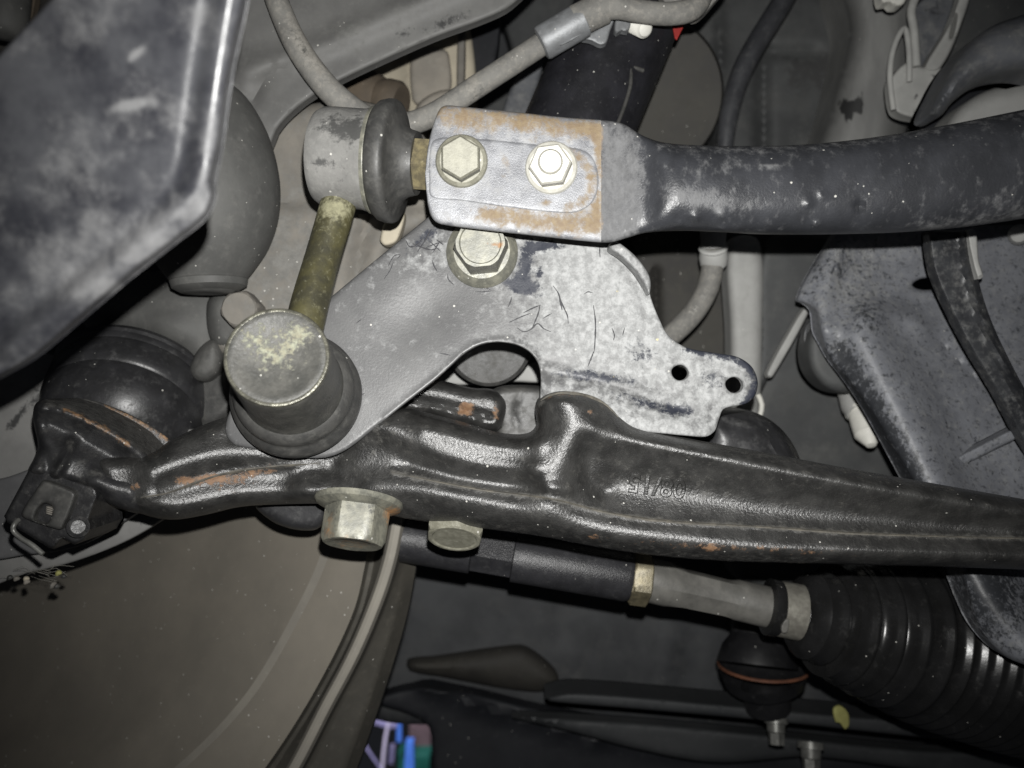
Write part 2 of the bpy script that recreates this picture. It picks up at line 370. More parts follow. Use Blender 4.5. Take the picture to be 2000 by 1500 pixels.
M['clamp'] = mat('steel_band', (.3, .29, .25), (.2, .19, .165), rough=.4, metal=.4, s1=300, speck=.1, bump=.15)
M['bellows'] = mat('bellows_rubber', (.016, .016, .0165), (.011, .011, .011), rough=.25, s1=80, ds=200, dust=(.035, .034, .033), dustamt=-.12, speck=.3, bump=.06)
M['mount'] = mat('black_mount', (.014, .014, .015), (.009, .009, .01), rough=.45, s1=100, speck=.2, bump=.1)
M['copper'] = mat('rust_line', (.16, .065, .035), (.1, .042, .024), rough=.6, s1=200, speck=.0, bump=.1)
M['leaf'] = mat('yellow_leaf', (.4, .39, .14), (.28, .27, .09), rough=.7, s1=200, speck=.0, bump=.2)
M['tray'] = mat('undertray', (.042, .044, .046), (.028, .03, .032), rough=.65, s1=20, speck=.1, bump=.06)
M['traydark'] = mat('undertray_dark', (.016, .017, .021), (.01, .011, .014), rough=.6, s1=20, speck=.1, bump=.06)
M['bolt'] = mat('small_bolt', (.22, .22, .205), (.12, .12, .112), rough=.4, metal=.4, s1=200, speck=.0, bump=.1)
M['ink'] = mat('bare_scratch', (.02, .02, .024), (.012, .012, .015), rough=.55, s1=300, speck=.0, bump=.1)
M['print'] = mat('hose_print', (.36, .35, .32), (.25, .245, .225), rough=.8, s1=500, speck=.0, bump=.05)
M['pole'] = mat('pale_pole', (.75, .7, .75), (.7, .65, .7), rough=.5, speck=0, bump=.02)
M['bluepaint'] = mat('blue_paint', (.1, .27, .75), (.08, .22, .65), rough=.5, speck=0, bump=.02)
M['greenpaint'] = mat('green_paint', (.02, .16, .1), (.015, .12, .08), rough=.5, speck=0, bump=.02)
M['brownbox'] = mat('brown_card', (.16, .11, .1), (.13, .09, .08), rough=.8, speck=0, bump=.02)
M['violet'] = mat('lilac_plastic', (.45, .42, .6), (.3, .28, .42), rough=.6, speck=0, bump=.02)
M['web'] = mat('cobweb', (.25, .24, .21), (.15, .145, .13), rough=.9, speck=0, bump=.1)

# ------------------------------------------------------------------ the setting: chassis walls, rails, undertray
slab('chassis_wall', [(-500, -500), (2600, -500), (2600, 1400), (1500, 1400), (1000, 1385), (700, 1390), (-500, 1390)], .60, .01, M['walldark'],
     corner=True, R=20, h=.004, step=60, kind='structure', label='dark dusty chassis wall behind the suspension')
slab('inner_fender_wall', [(1335, -60), (1700, -60), (1760, 300), (1740, 620), (1640, 900), (1700, 1100), (1430, 1100), (1400, 800), (1350, 500), (1390, 250)], .47, .01,
     M['wall'], R=60, h=.012, step=10, kind='structure', label='grey inner fender wall behind the stabilizer bar',
     feat=lambda x, y: ridge(x, y, [(1405, -50), (1408, 300), (1415, 600)], 10, .004)+ridge(x, y, [(1490, 100), (1490, 300)], 14, -.006)+ridge(x, y, [(1495, 100), (1590, 100)], 12, -.004),
     paint=lambda x, y: {'dark': blob(x, y, 1560, 140, 45, 40, .8)+blob(x, y, 1620, 140, 25, 60, .5)+blob(x, y, 1500, 420, 40, 150, .35)})
slab('frame_rail', [(1640, -60), (1790, -60), (1800, 100), (1775, 250), (1745, 330), (1600, 330), (1625, 200), (1655, 60)], .415, .03, M['rail'], R=62, h=.03, step=14,
     kind='structure', label='dusty grey frame rail rising behind the connector bracket',
     paint=lambda x, y: {'dark': blob(x, y, 1660, 208, 22, 12, 1.2)+blob(x, y, 1655, 225, 7, 22, 1.2, -15)+blob(x, y, 1680, 200, 8, 22, 1.0)})
slab('firewall_panel', [(1830, -80), (2200, -80), (2200, 420), (1720, 420), (1770, 260)], .44, .01, M['wall'], R=20, h=.004, step=24, kind='structure', label='grey firewall panel above the arched hose')
slab('lower_wall', [(760, 1000), (2300, 1000), (2300, 1420), (1100, 1400), (720, 1400), (780, 1250)], .52, .01, M['walldark'], R=20, h=.004, step=26, kind='structure',
     label='dark bluish wall below the tie rod', feat=lambda x, y: ridge(x, y, [(1100, 1110), (1100, 1240)], 14, -.004)+ridge(x, y, [(1310, 1180), (1290, 1360)], 26, .006))
slab('sill_flap', [(795, 1290), (850, 1283), (1000, 1262), (1030, 1265), (1085, 1310), (1090, 1340), (1040, 1352), (860, 1322), (800, 1310)], .505, .006, M['flap'], R=40, h=.012, step=10,
     kind='structure', label='brownish folded flap at the foot of the wall')
slab('crossmember', [(1065, 1364), (1120, 1353), (1400, 1375), (1700, 1402), (2200, 1430), (2200, 1475), (1800, 1440), (1500, 1408), (1250, 1385), (1075, 1370)], .43, .02, M['tray'], R=8, h=.003, step=12,
     kind='structure', label='thin dark crossmember edge over the undertray')
slab('undertray', [(730, 1370), (800, 1345), (900, 1350), (1050, 1385), (1300, 1430), (1600, 1470), (2300, 1500), (2300, 1800), (900, 1800), (845, 1500), (838, 1420), (800, 1395)], .5, .01, M['traydark'],
     R=10, h=.003, step=20, kind='structure', label='near black plastic undertray under the crossmember',
     feat=lambda x, y: ridge(x, y, [(820, 1340), (1000, 1400), (1200, 1450), (1500, 1465)], 9, .005))
slab('undertray_skirt', [(1000, 1400), (1250, 1412), (1500, 1435), (1800, 1465), (2200, 1480), (2200, 1560), (1600, 1480), (1400, 1490), (1250, 1465), (1100, 1425)], .47, .008, M['tray'], R=12, h=.004, step=14,
     kind='structure', label='grey skirt hanging below the crossmember')

# ------------------------------------------------------------------ garage seen through the gap beside the wheel
gl = bpy.data.lights.new('garage_fill_light', 'AREA'); gl.energy = 9; gl.size = .25; gl.color = (.8, .78, 1.0)  # added fill light that brightens the garage items, its source is unseen
g = bpy.data.objects.new('garage_fill_light', gl); COL.objects.link(g); g.location = (-.33, 1.0, -.05); g.rotation_euler = (math.radians(42), 0, 0)
tube('pale_pole', [(764, 1395, 1.5), (752, 1450, 1.5), (742, 1560, 1.5)], .0034, M['pole'], label='thin pale pole standing outside beyond the wheel gap', cat='pole')
slab('blue_post', [(793, 1446), (808, 1446), (811, 1560), (785, 1560)], 1.48, .012, M['bluepaint'], corner=True, R=2, h=.001, step=8, label='short thick blue post seen beyond the wheel gap', cat='post')
slab('blue_strap', [(776, 1400), (784, 1402), (785, 1450), (774, 1450)], 1.52, .006, M['bluepaint'], R=2, h=.001, step=6, corner=True, label='narrow blue strap beside the pale pole', cat='strap')
slab('brown_carton', [(800, 1410), (842, 1424), (842, 1480), (798, 1480)], 1.6, .04, M['brownbox'], corner=True, R=3, h=.002, step=8, label='brown carton behind the blue post', cat='carton')
slab('green_bin', [(775, 1474), (840, 1474), (838, 1580), (778, 1580)], 1.56, .05, M['greenpaint'], corner=True, R=3, h=.002, step=10, label='dark green bin under the brown carton', cat='bin')
slab('lilac_case', [(722, 1398), (768, 1408), (776, 1418), (770, 1424), (724, 1412)], 1.56, .03, M['violet'], R=3, h=.002, step=8, label='lilac case ledge behind the pale pole', cat='case')
slab('lilac_rail', [(762, 1455), (771, 1455), (768, 1492), (758, 1492)], 1.53, .006, M['violet'], corner=True, R=2, h=.001, step=6, label='short lilac rail right against the pale pole', cat='rail')
tube('grey_brace', [(708, 1446, 1.54), (722, 1470, 1.54), (750, 1510, 1.54)], .0025, M['violet'], label='slanting grey brace crossing behind the pale pole', cat='brace')

# ------------------------------------------------------------------ wheel
wheel = thing('wheel', 'large brake-dusted wheel seen into its inner barrel', 'wheel', P(300, 1640, .36))
def curve(pts, d): return [(x, y, d) for x, y in pts]
def resamp(c, n=60):
    q = catmull(c, 8); L = np.concatenate([[0], np.cumsum(np.linalg.norm(np.diff(q[:, :2], axis=0), axis=1))])
    t = np.linspace(0, L[-1], n); return np.stack([np.interp(t, L, q[:, k]) for k in range(3)], 1)
BI = [(655, 900), (646, 980), (627, 1080), (572, 1200), (476, 1360), (340, 1500), (120, 1660)]
GI = [(760, 890), (742, 980), (718, 1080), (690, 1195), (617, 1345), (525, 1490), (400, 1650)]
RC = [(790, 890), (778, 990), (762, 1080), (738, 1160), (690, 1275), (632, 1385), (578, 1490), (480, 1660)]
LO = [(845, 890), (832, 980), (818, 1070), (795, 1200), (750, 1350), (697, 1500), (630, 1660)]
def sh_(c, dx, dy=0): return [(x+dx, y+dy) for x, y in c]
def loft(name, curves, m, parent, sub=6, **kw):
    C = np.array([resamp(c) for c in curves]); rows = []
    for k in range(len(C)-1):
        for j in range(sub): rows.append(C[k]*(1-j/sub)+C[k+1]*(j/sub))
    rows.append(C[-1]); R_ = np.array(rows); n = R_.shape[1]
    V = np.concatenate([PA(r[:, 0], r[:, 1], r[:, 2]) for r in R_]); fc = []
    for a in range(len(R_)-1):
        for b in range(n-1): fc.append((a*n+b, (a+1)*n+b, (a+1)*n+b+1, a*n+b+1))
    return link(name, mesh(V, fc), m, parent, angle=80, **kw)
cIn = [curve([(-420, 700), (-420, 900), (-420, 1100), (-420, 1300), (-420, 1500), (-420, 1640), (-420, 1800)], .47),
       curve([(100, 820), (90, 960), (60, 1080), (10, 1190), (-70, 1290), (-180, 1400), (-330, 1500)], .425),
       curve([(430, 880), (420, 960), (400, 1060), (340, 1180), (240, 1300), (110, 1410), (-80, 1520)], .382),
       curve([(570, 895), (560, 975), (540, 1075), (482, 1190), (380, 1330), (245, 1455), (40, 1590)], .358), curve(BI, .344)]
loft('barrel', cIn, M['wheel'], wheel)
loft('barrel_step', [curve(BI, .344), curve(sh_(BI, 15, 5), .3415)], M['rimband'], wheel)
loft('barrel_flare', [curve(sh_(BI, 15, 5), .3415), curve(sh_(GI, -40, -5), .3375), curve(GI, .3345)], M['wheel'], wheel)
loft('rim_groove', [curve(GI, .3345), curve(sh_(GI, 7, 2), .3385), curve(sh_(GI, 15, 3), .3392), curve(sh_(RC, -12, -3), .334)], M['rimlip'], wheel)
loft('rim_ridge', [curve(sh_(RC, -12, -3), .334), curve(sh_(RC, -7, -2), .3302), curve(RC, .3295), curve(sh_(RC, 10, 2), .3301), curve(sh_(RC, 16, 3), .334)], M['rimband'], wheel)
loft('rim_edge', [curve(sh_(RC, 16, 3), .334), curve(sh_(RC, 22, 4), .339), curve(sh_(LO, -22, -3), .344), curve(LO, .352)], M['rimlip'], wheel)
loft('tyre', [curve(LO, .352), curve(sh_(LO, 3), .37), curve(sh_(LO, -30), .42)], M['tyre'], wheel)

# ------------------------------------------------------------------ brake backing plate and hub
slab('brake_dust_shield', [(-60, 700), (120, 700), (200, 790), (330, 830), (430, 860), (400, 950), (335, 1003), (250, 1055), (150, 1095), (60, 1118), (-60, 1140)], .315, .003, M['rotor'], R=6, h=.001, step=12,
     label='grey brake dust shield with a curved rim below the ball joint', cat='shield',
     paint=lambda x, y: {'dark': blob(x, y, 30, 820, 6, 40, 1.0, 35)+blob(x, y, 75, 790, 20, 50, .5)})
slab('hub_plate', [(-60, 960), (20, 930), (120, 900), (300, 900), (330, 940), (290, 985), (215, 1035), (150, 1068), (60, 1083), (-60, 1087)], .305, .004, M['rotor_dark'], R=6, h=.001, step=12,
     label='dark pitted hub plate under the ball joint tail', cat='plate')

# ------------------------------------------------------------------ top left background
slab('wheel_liner', [(380, -80, 'c'), (1090, -80, 'c'), (1000, 10), (950, 36), (850, 73), (750, 117), (660, 160), (605, 192), (565, 225), (540, 255), (528, 285), (505, 310), (450, 320), (380, 320, 'c')], .306, .004, M['liner'],
     R=10, h=.002, step=13, label='grey plastic wheel liner with a long curved edge', cat='liner',
     feat=lambda x, y: ridge(x, y, [(480, 138), (600, 100), (760, 30), (900, -30)], 22, .003)+ridge(x, y, [(490, 200), (520, 150), (560, 130)], 10, -.0015),
     paint=lambda x, y: {'dark': blob(x, y, 880, 40, 55, 14, .75, -22)+blob(x, y, 790, 62, 28, 8, .7, -22), 'dust': blob(x, y, 670, 60, 30, 15, .6)})
lathe('bump_stop', P(5, -120, .34), P(8, 76, .34), [(0, .012), (.3, .0115), (.75, .0098), (.9, .0085), (.97, .006), (1, 0)], M['knuckle'], sm=.001,
      label='rounded grey rubber bump stop behind the splash shield', cat='bump stop')
slab('brown_strap', [(48, -40), (71, -40), (66, 25), (58, 42), (51, 30)], .355, .003, M['brownboot'], R=4, h=.001, step=6, label='short brown strap beside the rubber bump stop', cat='strap')
slab('upper_body_panel', [(-200, -150), (420, -150), (420, 260), (-200, 300)], .40, .006, M['brownwall'], corner=True, R=10, h=.002, step=40, kind='structure', label='dark body panel behind the splash shield')

# caliper and bracket
slab('caliper_carrier', [(505, 235), (560, 215), (620, 200), (700, 195), (800, 235), (860, 330), (840, 430), (770, 480), (730, 560), (700, 660), (430, 690), (420, 580), (440, 400)], .320, .008, M['bgrey'], R=26, h=.006, step=13,
     label='smooth dusty grey caliper carrier behind the olive rod', cat='carrier',
     feat=lambda x, y: .004*sstep(395, 425, y)+ridge(x, y, [(520, 410), (640, 405), (760, 430)], 8, .0012)+ridge(x, y, [(690, 600), (705, 480), (720, 420)], 16, -.004)+ridge(x, y, [(640, 520), (690, 420)], 30, .002),
     paint=lambda x, y: {'dust': blob(x, y, 560, 520, 80, 120, .45)})
slab('tan_tab', [(758, 425), (790, 415), (776, 470), (752, 480), (742, 468)], .305, .004, M['cream'], R=6, h=.002, step=5, label='small tan tab between the rubber boot and the bracket plate', cat='tab')
cal = thing('brake_caliper', 'cream dusty brake caliper with a raised pad beyond the hose', 'caliper', P(790, 330, .42))
slab('body', [(640, 80), (760, 60), (905, 20), (905, 340), (760, 340), (640, 240)], .425, .02, M['cream'], cal, R=14, h=.004, step=14, feat=lambda x, y: ridge(x, y, [(795, 80), (795, 300)], 7, .003))
slab('pad', [(808, 100), (868, 97), (877, 108), (880, 175), (860, 182), (820, 205), (805, 195)], .42, .006, M['beige'], cal, R=10, h=.003, step=8)
slab('edge_rail', [(897, 10), (907, 10), (905, 200), (893, 230)], .41, .006, M['bgrey'], cal, R=4, h=.002, step=8)
slab('ledge', [(815, 205), (850, 180), (885, 178), (880, 230), (830, 250), (810, 235)], .415, .006, M['beige'], cal, R=8, h=.004, step=8)
pin = thing('guide_pin_boot', 'brown dusty guide pin boot above the grey link housing', 'boot', P(600, 200, .385))
lathe('bellow', P(600, 165, .395), P(745, 195, .385), [(0, .008), (.1, .0112), (.45, .0118), (.55, .0105), (.62, .0122), (.85, .0125), (.93, .0115), (1, .0105), (1.0, 0)], M['brownboot'], pin)
lathe('head', P(745, 195, .385), P(786, 205, .382), [(0, .0098), (.3, .0106), (.75, .0106), (.95, .009), (1, 0)], M['brownboot'], pin)
slab('black_bracket_strip', [(926, -40), (968, -40), (968, 120), (905, 210), (912, 60)], .43, .01, M['traydark'], R=4, h=.002, step=12, label='black vertical strip between the caliper and the hose', cat='strip')
slab('upper_chassis_panel', [(960, -80), (1120, -80), (1040, 260), (900, 300), (930, 160), (1000, 130)], .5, .01, M['wall'], R=12, h=.004, step=18, kind='structure', label='dark grey chassis panel behind the brake hose')
slab('chassis_gusset', [(1010, 150), (1060, 110), (1030, 230), (1000, 260), (980, 230)], .42, .01, M['bluegrey'], R=10, h=.003, step=9, label='small bluish gusset under the brake hose', cat='gusset')
lathe('brake_backing_disc', P(1255, 190, .45), P(1262, 192, .43), [(0, 0), (0, .0418), (.5, .0425), (.8, .042), (1, .040), (1.02, 0)], M['brownwall'], seg=72, label='brownish round backing disc right of the black shock absorber', cat='disc')

# ------------------------------------------------------------------ steering knuckle
kn = thing('steering_knuckle', 'dusty iron steering knuckle behind the splash shield', 'knuckle', P(350, 760, .34))
lathe('neck', P(400, 150, .300), P(405, 572, .300), [(0, .005), (.07, .0135), (.15, .0185), (.28, .0235), (.47, .0268), (.64, .0262), (.78, .0225), (.88, .0175), (.96, .0125), (1.0, .009), (1.0, 0)], M['knuckle'], kn, sm=.003)
lathe('neck_lip', P(408, 540, .300), P(410, 570, .300), [(0, .0128), (.3, .0142), (.7, .0135), (1, .0105), (1, 0)], M['knuckle'], kn, wob=.015)
slab('body', [(150, 560), (300, 530), (420, 545), (452, 610), (445, 680), (430, 730), (395, 770), (372, 735), (330, 695), (260, 668), (180, 655)], .322, .03, M['knuckle'], kn, R=60, h=.016, step=11,
     feat=lambda x, y: blob(x, y, 330, 640, 60, 50, .004))
slab('ear', [(405, 590), (440, 565), (500, 600), (470, 680), (415, 670)], .314, .02, M['knuckle'], kn, R=24, h=.008, step=8)
lathe('hex_bolt', P(492, 614, .325), P(466, 603, .302), [(0, .0095), (.35, .0095), (.4, .0078, 1), (.85, .0078, 1), (.97, .0074, 2), (1, .006), (1, 0)], M['bgrey'], kn, seg=48, phase=.2)
slab('boss', [(376, 702), (394, 674), (420, 662), (436, 690), (430, 726), (406, 746), (382, 742), (370, 724)], .312, .02, M['knuckle'], kn, R=26, h=.011, step=6, paint=lambda x, y: {'dust': .35+0*x})
slab('lower_arm', [(375, 730), (450, 700), (470, 790), (440, 830), (385, 850), (370, 800)], .325, .02, M['boot'], kn, R=30, h=.01, step=9)
cv = thing('axle_boot', 'black rubber axle boot with raised rings above the ball joint cup', 'boot', P(230, 800, .31))
A0, B0 = P(270, 744, .335), P(206, 890, .306)
lathe('bellows', A0, B0, [(0, 0), (0, .029), (.04, .0312), (.12, .0322), (.17, .0312), (.20, .0318), (.36, .0314), (.44, .0310), (.46, .0300), (.49, .0308), (.7, .0285), (.88, .0245), (1, .018), (1, 0)], M['blackboot'], cv, seg=90, angle=50)
lathe('ring', P(271, 742, .3353), P(263, 760, .3315), [(0, .029), (.2, .0318), (.6, .0326), (.9, .0318), (1, .030)], M['blackboot'], cv, seg=90)

# ------------------------------------------------------------------ splash shield in the foreground
slab('splash_shield', [(155, -60, 'c'), (482, -60, 'c'), (474, 0), (452, 100), (437, 190), (425, 280), (411, 350), (413, 385), (392, 425), (335, 470), (245, 540), (150, 622), (60, 697), (-60, 765, 'c'), (-60, 170, 'c')],
     lambda x, y: .152+.00002*(250-x)*.4+.00002*(y-300), .002, M['shield'], R=6, h=.0009, step=8,
     feat=lambda x, y: ridge(x, y, [(452, -60), (420, 130), (397, 290), (384, 360), (340, 420), (200, 540), (20, 680)], 24, .0018)+ridge(x, y, [(418, -60), (385, 130), (362, 290), (345, 350), (300, 405), (160, 520), (0, 640)], 16, -.0007),
     paint=lambda x, y: {'dust': blob(x, y, 400, 330, 22, 190, .28, 8)+blob(x, y, 300, 460, 130, 30, .35, -38)+blob(x, y, 210, 560, 20, 10, .7)+blob(x, y, 265, 105, 22, 6, .9, -40)+blob(x, y, 255, 205, 40, 8, .8, -12)+blob(x, y, 150, 500, 100, 60, .3, -38),
                         'dark': blob(x, y, 130, 30, 22, 12, .3, -35)}, label='blurred dark plastic splash shield with a rolled edge', cat='splash shield')

# ------------------------------------------------------------------ right background
hs = thing('heater_hose', 'short grey printed hose curving out of a round clamp', 'hose', P(1390, 500, .37))
hp = [(1250, 700, .375), (1310, 655, .372), (1355, 610, .37), (1383, 560, .368), (1393, 510, .366), (1394, 490, .366)]
hose_o = tube('hose', hp, px(21.5, .37), M['hose'], hs, step=.002)
lathe('clamp', P(1394, 514, .368), P(1393, 480, .362), [(0, .0052), (0, .0062), (.45, .0066), (.8, .0058), (.9, .0066), (1, .0058), (1, .0045)], M['lightgrey'], hs)
lathe('sleeve', P(1393, 485, .362), P(1393, 440, .36), [(0, .0058), (.2, .0054), (1, .0062), (1, 0)], M['lightgrey'], hs)
for ch, (cx, cy), ang in zip('50 1/8HL', [(1393, 516), (1390, 531), (0, 0), (1386, 552), (1380, 566), (1373, 580), (1359, 602), (1350, 612)], [92, 95, 0, 102, 108, 113, 128, 132]):
    if ch == ' ': continue
    tm = text_mesh(ch, 15, 0); a = math.radians(ang); ux = np.array([math.cos(a), math.sin(a)]); uy = np.array([math.sin(a), -math.cos(a)])
    vs = np.array([tuple(v.co) for v in tm.vertices]); q = np.array([cx, cy])+vs[:, :1]*ux+vs[:, 1:2]*uy
    c_ = catmull([(p[0], p[1]) for p in hp], 6); off = seg_dist(q, c_, False)
    dd = .3685-np.sqrt(np.maximum(21.5**2-off**2, 0))*.37/F-.00025
    for v, c3 in zip(tm.vertices, PA(q[:, 0], q[:, 1], dd)): v.co = c3
    link('printed_character', tm, M['print'], hose_o)
slab('vertical_rail', [(1425, 470), (1482, 470), (1490, 640), (1484, 800), (1470, 850), (1435, 850), (1425, 640)], .40, .01, M['lightgrey'], R=22, h=.007, step=10, label='pale vertical rail beside the printed hose', cat='rail',
     paint=lambda x, y: {'dust': blob(x, y, 1455, 650, 40, 300, .3)})
slab('dark_gap_panel', [(1240, 460), (1430, 460), (1425, 860), (1300, 860), (1240, 700)], .45, .01, M['brownwall'], R=8, h=.003, step=8, label='dark brown panel between the bracket plate and the rail', cat='panel',
     feat=lambda x, y: ridge(x, y, [(1280, 530), (1283, 660)], 7, .006))
slab('slanted_flange', [(1500, 470), (1640, 470), (1600, 560), (1560, 640), (1490, 760), (1470, 830), (1480, 700)], .405, .006, M['wall'], R=14, h=.005, step=11, label='wide grey slanted flange left of the spotted subframe', cat='flange')
slab('slanted_strip', [(1572, 600), (1582, 605), (1510, 735), (1500, 738), (1498, 728), (1540, 650)], .385, .004, M['lightgrey'], R=4, h=.002, step=6, label='thin pale slanted strip ending above the bracket tab', cat='strip')
slab('rear_grey_wall', [(1470, 760), (1560, 620), (1720, 620), (1900, 1000), (1900, 1130), (1440, 1130), (1460, 860)], .43, .01, M['wall'], R=30, h=.01, step=16, kind='structure', label='smooth grey wall between the control arm and the subframe',
     paint=lambda x, y: {'dust': blob(x, y, 1620, 885, 30, 14, .5)})
tube('black_cable', [(1560, -60, .42), (1530, 0, .42), (1475, 90, .42), (1445, 150, .42), (1425, 220, .42), (1415, 300, .42), (1412, 380, .425)], [.0056, .0056, .0056, .0054, .005, .0042, .004], M['cable'], label='black cable hanging down in front of the fender wall', cat='cable')
bd = thing('rubber_bushing', 'black domed rubber bushing behind the control arm', 'bushing', P(1440, 960, .31))
slab('dome', [(1370, 800), (1440, 797), (1490, 812), (1530, 842), (1560, 890), (1575, 960), (1370, 970)], .305, .02, M['blackboot'], bd, R=70, h=.02, step=10,
     feat=lambda x, y: ridge(x, y, [(1400, 815), (1460, 830), (1500, 860), (1530, 900)], 5, .0012), paint=lambda x, y: {'dust': blob(x, y, 1430, 822, 40, 6, .55, 15)+blob(x, y, 1480, 815, 30, 8, .4, 20)})
tube('pale_conduit', [(1480, 770, .39), (1488, 790, .39), (1484, 812, .39), (1476, 822, .39)], .0013, M['white'], label='thin pale conduit end behind the bracket tab', cat='conduit')

# subframe
sf = thing('subframe', 'blue-grey spotted steel subframe with an oval hole', 'subframe', P(1800, 1300, .345))
def sfd(x, y): return .345-.00007*np.clip(y-600, -100, 900)
slab('plate', [(1640, 440, 'c'), (2150, 440, 'c'), (2150, 1350, 'c'), (2010, 1302), (1960, 1280), (1910, 1225), (1882, 1140), (1824, 1010), (1774, 925), (1718, 830), (1680, 772), (1650, 735), (1615, 690), (1600, 640), (1592, 605), (1570, 592), (1556, 588), (1570, 550), (1600, 500)],
     sfd, .001, M['frame'], sf, R=10, h=.003, step=11, holes=[[(1782, 556), (1795, 546), (1815, 543), (1840, 547), (1846, 555), (1835, 562), (1810, 566), (1790, 563)]],
     feat=lambda x, y: ridge(x, y, [(1690, 650), (1760, 790), (1850, 980), (1930, 1150), (2010, 1260)], 62, .014)+ridge(x, y, [(1690, 615), (1760, 612), (1800, 640)], 18, .003)+ridge(x, y, [(1640, 470), (1610, 570), (1610, 640)], 26, .006)+ridge(x, y, [(1830, 660), (1930, 760), (2100, 900)], 4, -.0015),
     paint=lambda x, y: {'dark': ridge(x, y, [(1640, 690), (1700, 790), (1780, 930), (1860, 1100)], 26, .42)+blob(x, y, 1640, 520, 60, 40, .12)+blob(x, y, 1690, 620, 30, 30, .22)+blob(x, y, 1930, 1150, 70, 90, .42), 'dust': blob(x, y, 1660, 560, 60, 60, .3)+blob(x, y, 1700, 480, 100, 30, .25)})
slab('lobe', [(1578, 660), (1600, 630), (1640, 650), (1670, 720), (1668, 762), (1640, 768), (1605, 752), (1580, 715)], .362, .012, M['wall'], sf, R=22, h=.007, step=8)
slab('slot_tab', [(1572, 640), (1590, 620), (1594, 640), (1580, 672), (1570, 672)], .372, .004, M['framedark'], sf, R=4, h=.001, step=5)
plug_o = lathe('plug', P(1682, 785, .385), P(1702, 872, .37), [(0, .006), (.1, .0085), (.25, .0085), (.3, .0072), (.6, .0068), (.75, .0064), (.98, .0022), (1, 0)], M['white'], sf, seg=24, angle=25)
lathe('plug_collar', P(1665, 765, .39), P(1680, 808, .38), [(0, .007), (.7, .0075), (1, .006), (1, 0)], M['lightgrey'], plug_o)
strap_o = slab('strap', [(1812, 450, 'c'), (1895, 450, 'c'), (1905, 520), (1930, 610), (1975, 710), (2020, 790), (2080, 880), (2080, 960), (2010, 880), (1950, 770), (1890, 670), (1840, 570), (1822, 520)], .312, .005, M['framedark'], sf, R=7, h=.002, step=9,
     feat=lambda x, y: ridge(x, y, [(1880, 440), (1890, 530), (1925, 640), (1985, 760), (2060, 880)], 7, .003))
slab('strap_edge', [(1890, 450), (1905, 450), (1912, 510), (1920, 540), (1910, 545)], .308, .003, M['lightgrey'], strap_o, R=3, h=.001, step=5)
slab('brace', [(1845, 908), (1855, 900), (1980, 835), (2060, 790), (2060, 830), (1985, 858), (1870, 915), (1852, 920)], .3185, .004, M['frame'], sf, R=5, h=.002, step=8)
lathe('rivet', P(1992, 458, .35), P(1990, 459, .343), [(0, .0045), (.5, .0045), (.9, .003), (1, 0)], M['lightgrey'], sf, seg=24)

# connector bracket, top right
cb = thing('connector_bracket', 'pale stamped bracket with open loops on the frame rail', 'bracket', P(1790, 230, .37))
slab('foot', [(1742, 150), (1775, 120), (1800, 130), (1830, 132), (1845, 134), (1848, 145), (1805, 228), (1795, 231), (1765, 226), (1748, 215), (1740, 180)], .372, .006, M['palebracket'], cb, R=6, h=.002, step=6,
     paint=lambda x, y: {'dark': blob(x, y, 1788, 190, 4, 14, .7, 25)+blob(x, y, 1822, 148, 6, 6, .7)+blob(x, y, 1785, 218, 14, 6, .5)})
tube('loop', [(1745, 215, .37), (1738, 150, .37), (1745, 95, .37), (1766, 55, .37), (1775, 95, .37), (1776, 160, .37)], .0013, M['palebracket'], cb, step=.002)
tube('loop', [(1790, 130, .37), (1785, 60, .37), (1780, 20, .37), (1795, -20, .37)], .0019, M['palebracket'], cb, step=.002)
slab('arm', [(1805, 135), (1850, 55), (1868, 10), (1885, -40), (1900, -40), (1884, 30), (1838, 132)], .371, .004, M['palebracket'], cb, R=5, h=.002, step=7, holes=[[(1855, 75), (1866, 25), (1869, 30), (1860, 75)]])
slab('inner_web', [(1778, 130), (1785, 20), (1850, -30), (1870, -30), (1845, 60), (1808, 130)], .385, .003, M['bluegrey'], cb, R=4, h=.001, step=8, paint=lambda x, y: {'dark': blob(x, y, 1825, 20, 18, 25, .6)})
slab('white_clip', [(1722, -30), (1775, -30), (1765, 8), (1745, 12), (1738, 5), (1722, 6)], .37, .006, M['white'], R=6, h=.002, step=6, label='white plastic clip above the connector bracket', cat='clip')
slab('arched_hose', [(1812, 225), (1835, 170), (1870, 110), (1920, 62), (1970, 38), (2080, 15), (2080, 145), (1990, 142), (1940, 150), (1900, 170), (1860, 200), (1835, 228)], .33, .012, M['bluegrey'],
     R=46, h=.016, step=9, label='blue-grey arched rubber guard at the frame rail', cat='guard')
slab('arch_shade_sheet', [(1800, 250), (1850, 190), (1950, 140), (2080, 130), (2080, 260), (1800, 270)], .39, .004, M['traydark'], R=4, h=.001, step=12, label='black sheet standing in for shade inside the arched rubber guard', cat='panel')  # near-black sheet put in as the shade under the arch
slab('grey_dome', [(1840, 260), (1870, 215), (1920, 180), (1990, 160), (2080, 150), (2080, 300), (1840, 300)], .355, .015, M['lightgrey'], R=30, h=.01, step=11, label='pale grey dome under the arched rubber guard', cat='dome')

